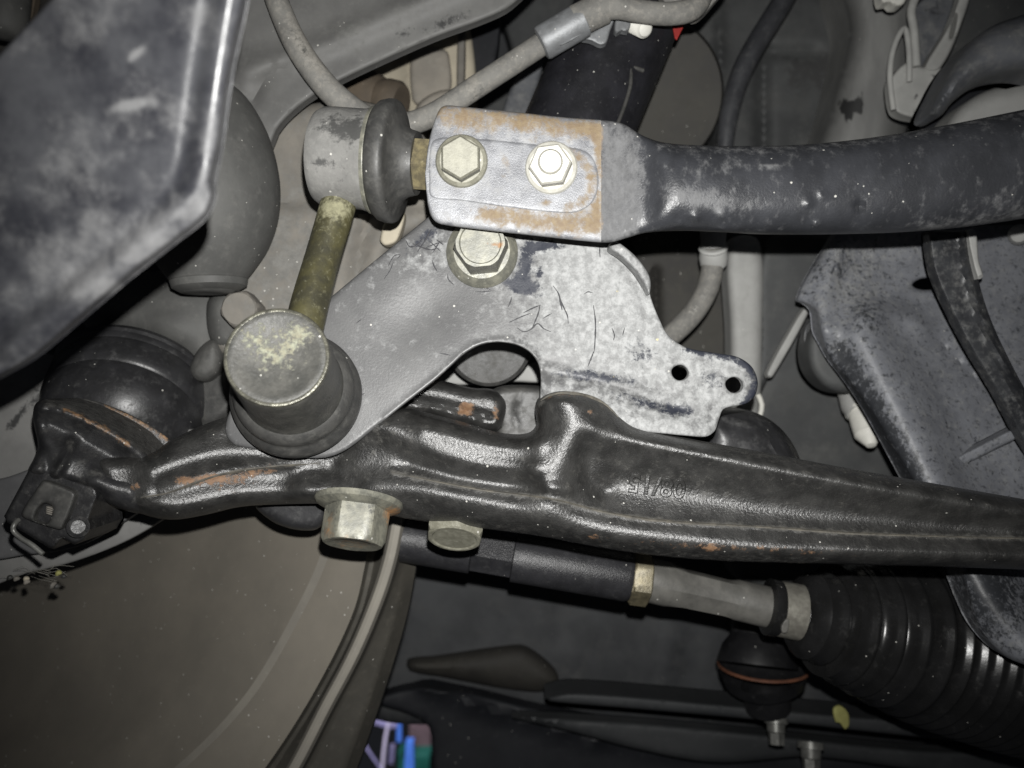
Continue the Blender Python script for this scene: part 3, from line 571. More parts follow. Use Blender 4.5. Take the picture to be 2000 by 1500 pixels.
# ------------------------------------------------------------------ tie rod and steering bellows
tr = thing('tie_rod', 'steel tie rod with a brass lock nut and ribbed rubber bellows', 'tie rod', P(1400, 1200, .33))
slab('joint_seal', [(498, 985), (512, 1004), (545, 1025), (590, 1036), (625, 1030), (645, 985), (600, 960), (520, 960)], .285, .012, M['blackboot'], R=18, h=.006, step=7, label='black rubber joint seal under the control arm beside the flange bolt', cat='seal')
T0, T1 = P(790, 1052, .338), P(1232, 1128, .335)
lathe('sleeve', T0, T1, [(0, 0), (0, .0098), (.3, .0098), (.305, .0088, 1), (.48, .0088, 1), (.485, .0102), (.98, .0102), (1, .0095), (1, 0)], M['tierod'], tr, seg=48, angle=28)
lathe('lock_nut', T1, P(1268, 1133, .335), [(0, .0112, 2), (.08, .0114, 1), (.92, .0114, 1), (1, .0108, 2), (1, 0)], M['nutbrass'], tr, seg=48, phase=.3, angle=20)
lathe('rod', P(1264, 1132, .335), P(1510, 1188, .335), [(0, .0092), (.15, .0094), (.3, .0084, 1), (.62, .0080, 1), (.7, .0084), (1, .0086)], M['tiegrey'], tr, seg=48, angle=25)
lathe('collar', P(1496, 1184, .335), P(1528, 1190, .335), [(0, .0088), (.1, .0118), (.6, .0118), (1, .0105)], M['bellows'], tr)
band_o = lathe('band_clamp', P(1518, 1188, .335), P(1562, 1196, .335), [(0, .0108), (.02, .0114), (.98, .0116), (1, .0108)], M['clamp'], tr)
slab('band_tongue', [(1527, 1222), (1537, 1208), (1542, 1210), (1538, 1234), (1528, 1236)], .3225, .001, M['tiegrey'], band_o, R=2, h=.0004, step=4)
prof = [(0, .0108), (.005, .0148), (.03, .0185)]
BA, BB = P(1556, 1196, .34), P(2140, 1330, .365)
BL = (BB-BA).length
t = .03; r0 = .0185; k = 0
while t < .97:
    big = float(np.interp(t, [.03, .1, .25, .4, .6, 1], [.0195, .0265, .0325, .0362, .039, .041]))
    pw = .062 if t < .3 else .041
    prof += [(t, big*.93), (t+.3*pw, big*.937), (t+.52*pw, big*.955), (t+.7*pw, big*1.0), (t+.8*pw, big*1.008), (t+.9*pw, big*.985)]
    t += pw
lathe('bellows', BA, BB, prof+[(1, .02), (1, 0)], M['bellows'], tr, seg=90, angle=70)
em = thing('engine_mount', 'black rubber engine mount ringed by a rusty line', 'mount', P(1490, 1390, .42))
lathe('body', P(1480, 1180, .43), P(1478, 1300, .42), [(0, 0), (0, .0135), (.5, .0135), (.7, .018), (.95, .0205), (1, .0208)], M['mount'], em)
lathe('flange', P(1490, 1297, .42), P(1490, 1303, .42), [(0, .0228), (.2, .0236), (.8, .0236), (1, .0228)], M['copper'], em, seg=64)
lathe('base', P(1490, 1304, .42), P(1500, 1380, .425), [(0, .0228), (.3, .021), (.45, .0125), (1, .012), (1, 0)], M['mount'], em)
slab('yellow_mark', [(1462, 1252), (1484, 1254), (1486, 1262), (1466, 1261)], .4105, .0008, M['leaf'], em, R=2, h=.0003, step=3)
fb = 'bolts under the crossmember'
for nm, x, y, s, lab in (('hex_bolt', 1515, 1410, 1.0, 'bright flanged bolt hanging below the crossmember'), ('hex_bolt', 1583, 1458, 1.1, 'dull square-shouldered bolt near the bellows')):
    lathe(nm, P(x, y-8, .425), P(x+2, y+48*s, .42), [(0, .0062*s), (.2, .0062*s), (.22, .0048*s), (.5, .0046*s), (.55, .0042*s, 1), (.95, .004*s, 1), (1, 0)], M['bolt'], None, seg=36, label=lab, cat='bolt')
slab('yellow_leaf', [(1628, 1385), (1640, 1378), (1656, 1392), (1658, 1418), (1650, 1424), (1640, 1412), (1632, 1410)], .418, .0008, M['leaf'], R=4, h=.0006, step=4, label='small yellow leaf caught beside the bellows', cat='leaf')

# ------------------------------------------------------------------ seen through the bracket cut-out
sb = thing('lower_shock_eye', 'dark round rubber eye seen through the bracket cut-out', 'bushing', P(960, 740, .335))
lathe('rubber', P(955, 660, .36), P(955, 672, .325), [(0, .0185), (.8, .0185), (.97, .0175), (1, .016), (1.0, 0)], M['boot'], sb, seg=64)
slab('seat_strip', [(820, 740), (900, 722), (980, 728), (1080, 700), (1080, 742), (1000, 746), (880, 752)], .36, .006, M['lightgrey'], sb, R=5, h=.002, step=8)
ll = thing('rear_link', 'black rear link with rusty end in the bracket cut-out', 'link', P(900, 830, .29))
slab('link', [(740, 770), (800, 745), (850, 742), (920, 758), (965, 762), (988, 785), (985, 820), (970, 842), (920, 836), (850, 815), (760, 800)], .293, .012, M['arm'], ll, R=26, h=.008, step=7,
     feat=lambda x, y: ridge(x, y, [(780, 778), (860, 790), (960, 815)], 7, -.002),
     paint=lambda x, y: {'rust': blob(x, y, 912, 792, 16, 8, .9)+blob(x, y, 908, 806, 14, 7, .8)+blob(x, y, 968, 805, 8, 22, .5)+blob(x, y, 820, 765, 30, 8, .2)})
slab('rubber_pad', [(960, 765), (1000, 752), (1075, 765), (1075, 870), (960, 870), (970, 830)], .30, .01, M['boot'], ll, R=16, h=.006, step=8, feat=lambda x, y: ridge(x, y, [(1015, 770), (1005, 800), (1010, 840)], 3, -.001))

# ------------------------------------------------------------------ shock absorber and brake hose
sh = thing('shock_absorber', 'black shock absorber tube leaning behind the bar end', 'shock absorber', P(1090, 420, .35))
S0, S1 = P(1262, -60, .345), P(1075, 380, .335)
tube_o = lathe('tube', S0, S1, [(0, 0), (0, .0232), (1, .0232), (1, 0)], M['shock'], sh, seg=72)
tube('weld_bead', [(1168, 86, .3225), (1200, 98, .321), (1228, 128, .3205), (1232, 160, .3195), (1222, 200, .3175), (1205, 245, .316)], .0008, M['boot'], tube_o, seg=10, step=.0015)
tube('weld_bead', [(1228, 128, .3205), (1244, 134, .3215), (1256, 138, .3225)], .0009, M['boot'], tube_o, seg=10, step=.0015)
slab('red_patch', [(1311, 38), (1342, 38), (1322, 78), (1318, 74)], lambda x, y: .3262+.0000*(x), .0006, M['red'], tube_o, R=1, h=.0001, step=4, corner=True, label='red painted patch')
bh = thing('brake_hose', 'dusty grey brake hose looping behind the link to a crimped end', 'hose', P(700, 240, .31))
tube('hose', [(520, -60, .296), (548, 20, .296), (580, 90, .296), (625, 155, .297), (670, 200, .299), (730, 238, .302), (790, 243, .305), (850, 222, .307), (930, 170, .308), (1010, 118, .309), (1070, 78, .308)], [.0042, .0043, .0045, .0047, .0048, .0047, .0044, .0044, .0044, .0044, .0044], M['hose'], bh, step=.0025,
     paint=lambda x, y: {'dark': blob(x, y, 590, 90, 8, 40, .5, -25)+blob(x, y, 930, 190, 20, 30, .3), 'dust': blob(x, y, 600, 90, 14, 60, .7, -30)+blob(x, y, 925, 155, 8, 25, .8)})
crimp_o = lathe('crimp', P(1055, 87, .307), P(1142, 36, .305), [(0, .0046), (.03, .0062), (.08, .0066), (.95, .0066), (1, .0055)], M['crimp'], bh)
slab('crimp_tab', [(1088, 92), (1130, 60), (1160, 42), (1166, 48), (1120, 78), (1095, 90)], .302, .002, M['crimp'], crimp_o, R=4, h=.001, step=5)
lathe('ferrule', P(1120, 44, .305), P(1186, 12, .303), [(0, .0052), (.05, .0060), (.9, .0060), (1, .005)], M['hose'], bh, paint=lambda x, y: {'rust': blob(x, y, 1160, 30, 14, 12, .45)})
tube('pipe', [(1178, 14, .302), (1210, 14, .301), (1260, 24, .301), (1310, 27, .301), (1350, 18, .303), (1370, -10, .305), (1380, -60, .308)], [.0050, .0044, .0042, .0042, .0044, .0044, .0044], M['hose'], bh, step=.002)
hb = thing('hose_bracket', 'grey stamped hose bracket on the shock absorber', 'bracket', P(1190, 90, .315))
slab('plate', [(1132, 74), (1160, 60), (1190, 38), (1200, 36), (1192, 60), (1184, 84), (1172, 88), (1155, 80)], .311, .003, M['crimp'], hb, R=4, h=.0012, step=5)
slab('hook', [(1205, 34), (1236, 30), (1226, 62), (1214, 60), (1204, 66), (1200, 60)], .31, .003, M['crimp'], hb, R=4, h=.0012, step=5)
lathe('threaded_stud', P(1228, 42, .318), P(1262, 58, .306), [(0, .004)]+[(i/14+.02+j*.035, .0030+.0006*(j == 0)) for i in range(13) for j in (0, 1)]+[(.97, .0026), (1, .0018), (1, 0)], M['white'], hb, seg=24)
slab('top_tab', [(1290, -30), (1420, -30), (1400, 0), (1368, 34), (1350, 38), (1335, 20), (1300, 10)], .309, .004, M['hose'], hb, R=6, h=.002, step=6)

# ------------------------------------------------------------------ bracket plate
def pld(x, y): return .2665+4e-6*(x-1000)-2.2e-5*(y-500)
PLATE = [(868, 398, 'c'), (1160, 400, 'c'), (1190, 474), (1225, 503), (1252, 527), (1265, 545), (1269, 572), (1278, 600), (1290, 628), (1300, 648), (1318, 666), (1345, 680), (1400, 690), (1440, 697), (1468, 716), (1480, 745), (1475, 772), (1458, 788), (1425, 795), (1412, 800), (1404, 820),
         (1396, 842), (1378, 853), (1340, 851), (1250, 845), (1120, 860, 'c'), (1050, 850, 'c'), (1055, 770), (1056, 735), (1050, 708), (1035, 688), (1010, 674), (975, 668), (940, 673), (908, 690), (880, 715), (850, 742), (780, 797), (720, 846), (680, 876), (648, 891), (610, 895), (550, 885), (465, 871), (448, 860), (440, 838), (450, 800), (480, 740), (560, 652), (625, 598), (720, 519), (835, 425)]
def plf(x, y):
    f = ridge(x, y, [(1050, 722), (1150, 740), (1250, 768), (1330, 800)], 17, -.0016)
    f += .0022*sstep(760, 800, y-(x-1060)*.12)*sstep(1040, 1080, x)*(1-sstep(1380, 1410, x))
    f += ridge(x, y, [(1180, 470), (1215, 510), (1250, 560), (1265, 610)], 12, -.0018)
    f += ridge(x, y, [(1215, 490), (1252, 530), (1268, 575)], 7, .002)
    f += ridge(x, y, [(1052, 735), (1040, 695), (1000, 676), (950, 676), (910, 697), (860, 742), (760, 822)], 9, .0012)
    f += blob(x, y, 820, 620, 90, 60, -.0012, -35)
    return f
bp = thing('bracket_plate', 'scuffed pale steel bracket plate with a two-hole tab', 'bracket', P(950, 850, .26))
def hole(cx, cy, r): return [(cx+r*math.cos(a)*(1+.08*math.cos(2*a-1)), cy+r*.95*math.sin(a)) for a in np.linspace(0, 2*math.pi, 10)[:-1]]
plate_o = slab('plate', PLATE, pld, .0022, M['bracket'], bp, R=7, h=.0012, step=6, holes=[hole(1328, 728, 16), hole(1434, 752, 16.5)], feat=plf,
     paint=lambda x, y: {'dust': np.clip(.62*sstep(900, 1160, x-.25*(y-600))*sstep(1480, 1440, x)+blob(x, y, 900, 480, 120, 45, .42, -20)+blob(x, y, 1200, 560, 130, 110, .2)-blob(x, y, 1150, 735, 110, 22, .28, 10)-blob(x, y, 1280, 790, 110, 25, .25, 12), 0, 1),
                         'dark': blob(x, y, 1020, 560, 42, 16, .95, 12)+blob(x, y, 1025, 520, 16, 36, .9, 12)+blob(x, y, 1055, 530, 8, 14, .8, 20)+blob(x, y, 1060, 480, 40, 14, .8)+blob(x, y, 830, 465, 45, 14, .65, -35)+blob(x, y, 1250, 690, 40, 26, .42, 40)+blob(x, y, 1160, 735, 100, 14, .62, 8)+blob(x, y, 1270, 790, 80, 14, .55, 15)+blob(x, y, 1390, 740, 40, 30, .45)+ridge(x, y, [(1345, 682), (1440, 700), (1476, 745), (1455, 788)], 12, .7)+blob(x, y, 1330, 800, 30, 14, .5)+blob(x, y, 840, 640, 60, 40, .12)+blob(x, y, 1250, 540, 12, 40, .5, -30),
                         'rust': blob(x, y, 1285, 662, 6, 6, .9)+blob(x, y, 1205, 570, 7, 5, .8)+blob(x, y, 1160, 530, 5, 5, .7)+blob(x, y, 1140, 690, 6, 5, .7)+blob(x, y, 1210, 680, 6, 6, .7)+blob(x, y, 1280, 720, 6, 5, .7)+blob(x, y, 1198, 737, 6, 5, .8)+blob(x, y, 455, 855, 10, 16, .5)})
slab('rim_fold', [(1196, 470), (1215, 478), (1250, 510), (1270, 545), (1268, 575), (1258, 555), (1240, 528), (1212, 500), (1190, 484)], .2595, .006, M['bracket'], bp, R=6, h=.002, step=5, paint=lambda x, y: {'dust': .6+0*x, 'dark': blob(x, y, 1235, 505, 30, 10, .3, 40)})
SCR = [[(793, 470), (800, 482), (815, 478), (828, 462)], [(815, 492), (830, 470), (842, 448)], [(806, 476), (840, 488), (858, 484)], [(845, 494), (860, 470)], [(838, 470), (862, 492)], [(852, 468), (866, 478)], [(828, 486), (846, 478), (864, 472)], [(758, 520), (770, 500), (782, 498), (776, 505)], [(750, 545), (762, 528), (768, 512)], [(874, 536), (876, 546), (886, 556)], [(844, 508), (848, 520), (854, 530)], [(912, 552), (928, 550), (945, 560), (958, 566)], [(928, 570), (945, 570), (960, 568)],
       [(1080, 558), (1090, 572), (1096, 590), (1108, 616), (1110, 632)], [(1092, 580), (1098, 606)], [(1159, 596), (1163, 630), (1162, 668), (1160, 690)], [(1160, 686), (1152, 706), (1148, 716)], [(1171, 481), (1172, 504)], [(994, 630), (1020, 618), (1036, 612)], [(1022, 611), (1045, 600), (1056, 596)], [(1060, 622), (1078, 612)], [(1010, 640), (1022, 648), (1036, 644), (1050, 632), (1062, 642), (1076, 648)], [(1040, 640), (1052, 610), (1054, 597)], [(1140, 575), (1148, 570), (1158, 572)], [(1215, 505), (1230, 520), (1248, 535)], [(1000, 580), (996, 592), (992, 600)], [(1195, 640), (1200, 655), (1198, 665)], [(1220, 640), (1216, 655)], [(695, 632), (706, 624)], [(700, 775), (712, 768)], [(860, 690), (880, 694)], [(905, 470), (912, 476)]]
def ribbon(poly, wpx, dfun, lift, name, m, parent):
    c = catmull(poly, 4); T = np.gradient(c, axis=0); T /= np.maximum(np.linalg.norm(T, axis=1, keepdims=True), 1e-9)
    N = np.stack([-T[:, 1], T[:, 0]], 1); s = np.linspace(0, 1, len(c)); wv = wpx*(np.sin(np.pi*np.clip(s*.92+.04, 0, 1))**.6)*(1+.25*np.sin(s*23+len(c)))
    a = c+N*wv[:, None]; b = c-N*wv[:, None]; n = len(c)
    V = np.concatenate([PA(q[:, 0], q[:, 1], dfun(q[:, 0], q[:, 1])-lift) for q in (a, c, b)])
    V[n:2*n, 1] -= .00004
    fc = []
    for i in range(n-1): fc += [(i, i+1, n+i+1, n+i), (n+i, n+i+1, 2*n+i+1, 2*n+i)]
    return link(name, mesh(V, fc), m, parent)
for s_ in SCR: ribbon(s_, .95+.5*((len(s_)*7+int(s_[0][0])) % 3)/2, lambda x, y: pld(x, y)-plf(x, y), .00012, 'scratch', M['ink'], plate_o)
nut = lathe('flange_nut', P(942, 495, .2665), P(938, 474, .247), [(0, .0119), (.12, .0119), (.22, .0108), (.3, .0092), (.3, .0088, 1), (.88, .0086, 1), (1, .0084, 2), (1, .0066), (.97, .0062), (.97, 0)], M['dull_zinc'], bp, seg=60, phase=.1, angle=28,
      paint=lambda x, y: {'rust': blob(x, y, 975, 478, 8, 8, .8)})

# ------------------------------------------------------------------ lower control arm
def arm_base(x, y): return np.interp(x, [0, 300, 380, 450, 560, 640, 700, 850, 1050, 1300, 1700, 2100], [.236, .250, .256, .2605, .2650, .2650, .2625, .2585, .2550, .2525, .2490, .2470])
def arm_feat(x, y):
    f = ridge(x, y, [(1165, 848), (1300, 870), (1500, 914), (1700, 954), (1900, 990), (2100, 1015)], 30, .0040)
    f += ridge(x, y, [(1210, 945), (1350, 965), (1500, 990), (1700, 1010), (2100, 1040)], 40, -.0034)
    f += ridge(x, y, [(600, 960), (780, 955), (900, 972), (1050, 1005), (1200, 1037), (1350, 1056), (1550, 1072), (2100, 1088)], 33, .0046)
    f += ridge(x, y, [(300, 925), (360, 903), (440, 885), (560, 890)], 30, .0038)
    f += ridge(x, y, [(290, 975), (350, 985), (450, 965), (600, 960)], 28, .0026)
    f += ridge(x, y, [(700, 822), (760, 838), (850, 880), (950, 908), (1040, 915)], 27, .0036)
    f += ridge(x, y, [(830, 838), (920, 862), (1000, 872), (1050, 868)], 20, .0024)
    f += ridge(x, y, [(800, 905), (900, 935), (1040, 950)], 20, -.002)
    f += ridge(x, y, [(670, 880), (650, 915), (690, 940)], 22, -.002)
    f += ridge(x, y, [(1105, 780), (1118, 830), (1100, 880), (1082, 925), (1080, 950)], 50, .0066)
    f += ridge(x, y, [(1150, 860), (1150, 930), (1180, 960)], 22, -.0024)
    f += ridge(x, y, [(1065, 950), (1110, 955)], 12, .0014)
    f += ridge(x, y, SEAM1, 3.2, .0007)+ridge(x, y, SEAM2, 3.2, .0006)
    return f
SEAM1 = [(765, 922), (850, 940), (950, 958), (1080, 975), (1180, 1000), (1290, 1017), (1500, 1030), (1700, 1043), (2100, 1054)]
SEAM2 = [(275, 972), (330, 962), (420, 930), (500, 915), (620, 905)]
ARM = [(190, 900), (250, 890), (298, 884), (330, 862), (385, 835), (440, 815), (520, 800), (620, 805), (700, 815), (745, 808), (790, 800), (840, 812), (900, 828), (960, 846), (1010, 853), (1038, 848), (1050, 832), (1047, 805), (1052, 782), (1072, 769), (1105, 764), (1150, 771), (1185, 788), (1210, 812), (1240, 834), (1300, 850), (1500, 887), (1700, 925), (1860, 953), (2100, 995, 'c'),
       (2100, 1116, 'c'), (1800, 1106), (1600, 1101), (1400, 1095), (1250, 1082), (1150, 1066), (1080, 1052), (1000, 1040), (900, 1028), (830, 1019), (780, 1010), (700, 988), (630, 984), (560, 985), (470, 990), (400, 1006), (340, 1015), (290, 1008), (240, 985), (200, 960)]
ca = thing('control_arm', 'black cast lower control arm crossing the whole view', 'control arm', P(1000, 1050, .26))
cast_o = slab('casting', ARM, arm_base, .012, M['arm'], ca, R=lambda x, y: 30+0*x, h=lambda x, y: .0085+0*x, step=6, feat=arm_feat, angle=60,
     paint=lambda x, y: {'rust': blob(x, y, 265, 950, 9, 8, .7)+blob(x, y, 360, 940, 26, 10, .55)+blob(x, y, 410, 932, 26, 9, .58)+blob(x, y, 490, 925, 60, 11, .52, -8)+blob(x, y, 430, 945, 90, 16, .3)+blob(x, y, 1150, 805, 10, 6, .5)+blob(x, y, 1450, 1070, 260, 9, .38, 3)+blob(x, y, 1160, 1048, 14, 6, .6)+blob(x, y, 1387, 1072, 14, 6, .7)+blob(x, y, 1150, 800, 90, 30, .08)+ridge(x, y, [(1060, 778), (1130, 768), (1200, 800), (1240, 832)], 6, .35),
                         'dust': ridge(x, y, SEAM1, 5, .65)+ridge(x, y, SEAM2, 4, .4)+ridge(x, y, [(1052, 790), (1072, 769), (1150, 771), (1210, 812), (1232, 830)], 6, .7)+ridge(x, y, [(1240, 836), (1500, 889), (1860, 955)], 7, .3)+ridge(x, y, [(780, 1012), (1000, 1042), (1250, 1084), (1600, 1100)], 12, .28)+blob(x, y, 1300, 950, 250, 40, .1)+blob(x, y, 720, 840, 60, 40, .18)})
for txt, (cx, cy), ang, sz in (('08/15', (1283, 948), 187.5, 50),):
    tm = text_mesh(txt, sz, 1.0, 2.0); a = math.radians(ang); ux = np.array([math.cos(a), math.sin(a)]); uy = np.array([math.sin(a), -math.cos(a)])
    vs = np.array([tuple(v.co) for v in tm.vertices]); q = np.array([cx, cy])+vs[:, :1]*ux*1.0+vs[:, 1:2]*uy*1.0
    dd = arm_base(q[:, 0], q[:, 1])-arm_feat(q[:, 0], q[:, 1])-.0011*(vs[:, 2]/3.0)
    for v, c3 in zip(tm.vertices, PA(q[:, 0], q[:, 1], dd)): v.co = c3
    link('cast_date', tm, M['arm'], cast_o, label='raised upside-down cast date 08/15')
for q_ in (SEAM1, SEAM2, [(1056, 783), (1074, 772), (1105, 767), (1150, 774), (1184, 791), (1208, 815)]):
    ribbon([p for p in q_], 2.6, lambda x, y: arm_base(x, y)-arm_feat(x, y)+(.0022 if q_[0][0] == 1056 else 0), .00008, 'casting_seam', M['armline'], cast_o)
lathe('flange_bolt', P(702, 978, .2585), P(688, 1064, .2525), [(0, 0), (0, .0142), (.06, .0143), (.12, .0136), (.2, .0108), (.21, .0106, 1), (.88, .0105, 1), (.99, .0103, 2), (1, .009), (1, .0076), (.96, .006), (.96, 0)], M['dull_zinc'], ca, seg=60, phase=.35, angle=26,
      paint=lambda x, y: {'rust': blob(x, y, 770, 1000, 18, 12, .9)+blob(x, y, 640, 1040, 10, 10, .5)+blob(x, y, 690, 1062, 50, 10, .45), 'dark': blob(x, y, 655, 1000, 30, 30, .35)+blob(x, y, 725, 1000, 14, 30, .5)})
lathe('lock_nut', P(896, 985, .2745), P(887, 1054, .2665), [(0, .011), (.05, .0104, 1), (.85, .0104, 1), (.97, .0102, 2), (1, .0086), (1, .0078), (.97, .0072), (.97, 0)], M['zinc'], ca, seg=60, phase=.3, angle=26)
# ball joint cup and its pinch tail
slab('ball_joint_cup', [(64, 812), (70, 788), (92, 779), (150, 794), (220, 827), (268, 860), (298, 884), (330, 895), (345, 930), (338, 975), (310, 1000), (270, 1003), (215, 986), (186, 964), (140, 950), (70, 932), (54, 922), (66, 895), (74, 870), (68, 838)],
     lambda x, y: .246+.00005*(x-180)-.00003*(y-900)+.00009*np.maximum(x-255, 0), .016, M['cup'], ca, R=24, h=.009, step=6, angle=60,
     feat=lambda x, y: ridge(x, y, [(85, 795), (150, 812), (220, 848), (280, 885)], 16, .003)+ridge(x, y, [(100, 830), (170, 865), (240, 905)], 26, -.0045)+ridge(x, y, [(190, 940), (260, 960), (340, 985)], 20, .002)+ridge(x, y, [(143, 862), (128, 890), (108, 928)], 9, .0035)+ridge(x, y, [(85, 880), (95, 920)], 14, -.002),
     paint=lambda x, y: {'rust': ridge(x, y, [(125, 800), (170, 820), (215, 845), (250, 868)], 9, .62)+blob(x, y, 264, 950, 10, 9, .9), 'dust': ridge(x, y, [(95, 784), (150, 797), (220, 830), (295, 882)], 9, .5)+blob(x, y, 137, 870, 6, 12, .5)})
slab('pinch_tail', [(56, 918), (66, 910), (188, 952), (192, 970), (176, 1012), (178, 1034), (166, 1054), (146, 1064), (122, 1052), (106, 1072), (96, 1070), (14, 1020), (8, 1008)], .243, .02, M['cup'], ca, R=7, h=.003, step=6, corner=True)
pad_o = slab('pinch_pad', [(78, 945), (86, 938), (142, 958), (148, 968), (122, 1032), (112, 1034), (48, 1012), (42, 1002)], .2395, .006, M['boot'], ca, R=7, h=.0018, step=5, holes=[[(84, 984), (102, 990), (92, 1022), (68, 1014)]])
for i in range(4):
    slab('slot_tooth', [(90, 989+i*4), (104, 993+i*4), (104, 995+i*4), (90, 991+i*4)], .2407, .001, M['bgrey'], pad_o, R=1, h=.0002, step=2)
lathe('pinch_stud', P(150, 1028, .247), P(154, 1030, .2375), [(0, .0032), (.7, .0032), (.75, .0022), (.6, .002), (.6, 0)], M['cup'], ca, seg=28)
tube('wire_clip', [(36, 1016, .241), (28, 1024, .239), (26, 1036, .239), (40, 1050, .239), (62, 1064, .239), (84, 1082, .239)], .00075, M['bolt'], seg=10, step=.001, label='bent steel wire clip hanging from the pinch tail', cat='wire clip')

# ------------------------------------------------------------------ stabilizer link
lk = thing('stabilizer_link', 'stabilizer link with olive rod and two rubber-booted ball joints', 'link', P(570, 800, .255))
U0, U1 = P(622, 306, .2565), P(740, 315, .2545)
hpaint = lambda x, y: {'dark': blob(x, y, 665, 245, 40, 20, .75)+blob(x, y, 690, 262, 24, 22, .5)+blob(x, y, 617, 318, 9, 9, 1.0)+blob(x, y, 672, 325, 10, 14, .35)}
uh_o = lathe('upper_housing', U0, U1, [(0, 0), (0, .0126), (.03, .0144), (.12, .0155), (.3, .0157), (.8, .0157), (.83, .0160), (1, .0160), (1, .012)], M['housing'], lk, seg=72, paint=hpaint)
lathe('clamp_ring', P(728, 314, .2547), P(742, 315, .2545), [(0, .0156), (.1, .0167), (.5, .0169), (.9, .0165), (1, .0155)], M['dull_zinc'], uh_o, seg=72)
lathe('upper_boot', P(739, 315, .2545), P(816, 320, .253), [(0, .0155), (.03, .0176), (.12, .0187), (.28, .0192), (.4, .0192), (.48, .0187), (.51, .0175), (.53, .0158), (.58, .0136), (.66, .0118), (.8, .0105), (1, .0098), (1, 0)], M['boot'], lk, seg=72, angle=70)
lathe('upper_stud', P(811, 320, .253), P(858, 323, .252), [(0, .0084), (.05, .0089, 1), (.95, .0089, 1), (1, .0088)], M['brass'], lk, seg=48, phase=.25, angle=25)
tube('rod', [(668, 370, .2545), (655, 420, .253), (630, 505, .249), (606, 590, .243), (592, 650, .239)], [px(36, .25), px(35, .25), px(34.5, .25), px(36, .248), px(37, .245)], M['olive'], lk, seg=32, paint=lambda x, y: {'dust': blob(x, y, 655, 405, 40, 20, .9)})
L0, L1 = P(541, 697, .2165), P(582, 775, .2575)
lh_o = lathe('lower_housing', L0, L1, [(.004, 0), (.004, .0108), (-.004, .0112), (-.006, .0132), (.006, .0139), (.03, .0142), (.07, .0143), (.2, .0147), (.5, .0150), (.64, .0153), (.68, .0158)], M['cap'], lk, seg=80, angle=50,
      paint=lambda x, y: {'rust': (blob(x, y, 525, 655, 60, 30, .7)+blob(x, y, 580, 660, 32, 30, .85)+blob(x, y, 530, 690, 55, 40, .6)+blob(x, y, 560, 725, 45, 14, .7, -15)+blob(x, y, 480, 690, 20, 30, .2)+blob(x, y, 540, 735, 50, 25, .2))*(y < 775), 'dust': 0*x})
lathe('worn_rim', L0, L1, [(-.008, .0130), (-.0105, .0134), (-.008, .01385), (-.0, .01405), (.012, .0141), (.012, .0135)], M['wornrim'], lh_o, seg=80)
lathe('lower_boot', P(568, 749, .2435), P(583, 777, .2595), [(0, .0150), (.05, .0168), (.2, .0182), (.32, .0186), (.42, .0184), (.47, .0190), (.6, .0204), (.78, .0207), (.95, .0198), (1, .018), (1, 0)], M['boot'], lk, seg=80, angle=60)

# ------------------------------------------------------------------ stabilizer bar
sbar = thing('stabilizer_bar', 'dark stabilizer bar with a rusty flattened bolted end', 'stabilizer bar', P(1400, 455, .25))
TOP = catmull([(831, 335), (834, 300), (840, 265), (850, 232), (858, 214), (868, 206), (900, 208), (1000, 218), (1100, 229), (1190, 236), (1220, 243), (1250, 262), (1290, 277), (1350, 283), (1450, 285), (1560, 283), (1700, 269), (1850, 244), (2000, 214), (2120, 190)], 6)
BOT = catmull([(831, 345), (834, 390), (838, 412), (846, 429), (862, 438), (950, 450), (1050, 461), (1165, 473), (1195, 473), (1220, 466), (1260, 455), (1320, 451), (1400, 453), (1500, 458), (1700, 456), (1850, 447), (2000, 427), (2120, 405)], 6)
xs = np.concatenate([[831, 833, 836, 840, 845, 850, 856, 862, 870], np.arange(880, 2121, 7)])
yt = np.interp(xs, TOP[:, 0], TOP[:, 1]); yb = np.interp(xs, BOT[:, 0], BOT[:, 1])
SEG = 72; V = []; PV = []
k = sstep(1195, 1330, xs)
for i_, x_ in enumerate(xs):
    n_ = 9-6.6*k[i_]; hd = .0055+.0078*k[i_]-.0012*math.exp(-((x_-1265)/22)**2); dc = .2435+.0005*k[i_]-.004*sstep(1600, 2120, x_)
    th = np.linspace(0, 2*np.pi, SEG, endpoint=False)
    c_, s_ = np.cos(th), np.sin(th)
    yy = (yt[i_]+yb[i_])/2-(yb[i_]-yt[i_])/2*np.sign(c_)*np.abs(c_)**(2/n_)
    dd = dc-hd*np.sign(s_)*np.abs(s_)**(2/n_)
    xx = np.full(SEG, x_)
    bump = sum(blob(xx, yy, a, b, 8, 6, .0013) for a, b in ((1358, 424), (1327, 437), (1412, 447), (1580, 396), (1607, 378), (1595, 437), (1410, 419)))+blob(xx, yy, 1680, 404, 8, 9, -.0025)
    dd = dd-bump*(s_ > 0)
    V.append(PA(xx, yy, dd)); PV.append(np.stack([xx, yy], 1))
V = np.concatenate(V); PV = np.concatenate(PV); x, y = PV[:, 0], PV[:, 1]
fc = []
for i_ in range(len(xs)-1):
    for j_ in range(SEG):
        j2 = (j_+1) % SEG; fc.append((i_*SEG+j_, (i_+1)*SEG+j_, (i_+1)*SEG+j2, i_*SEG+j2))
fc.append(tuple(range(SEG))); fc.append(tuple((len(xs)-1)*SEG+q for q in range(SEG))[::-1])
rust_ = (np.clip(ridge(x, y, [(870, 225), (1000, 235), (1170, 255)], 26, .66)+ridge(x, y, [(950, 418), (1060, 432), (1165, 440)], 24, .66)+ridge(x, y, [(1165, 260), (1178, 330), (1165, 420)], 12, .6), 0, 1))*(1-sstep(1170, 1185, x))+blob(x, y, 1705, 368, 40, 5, .75, -4)
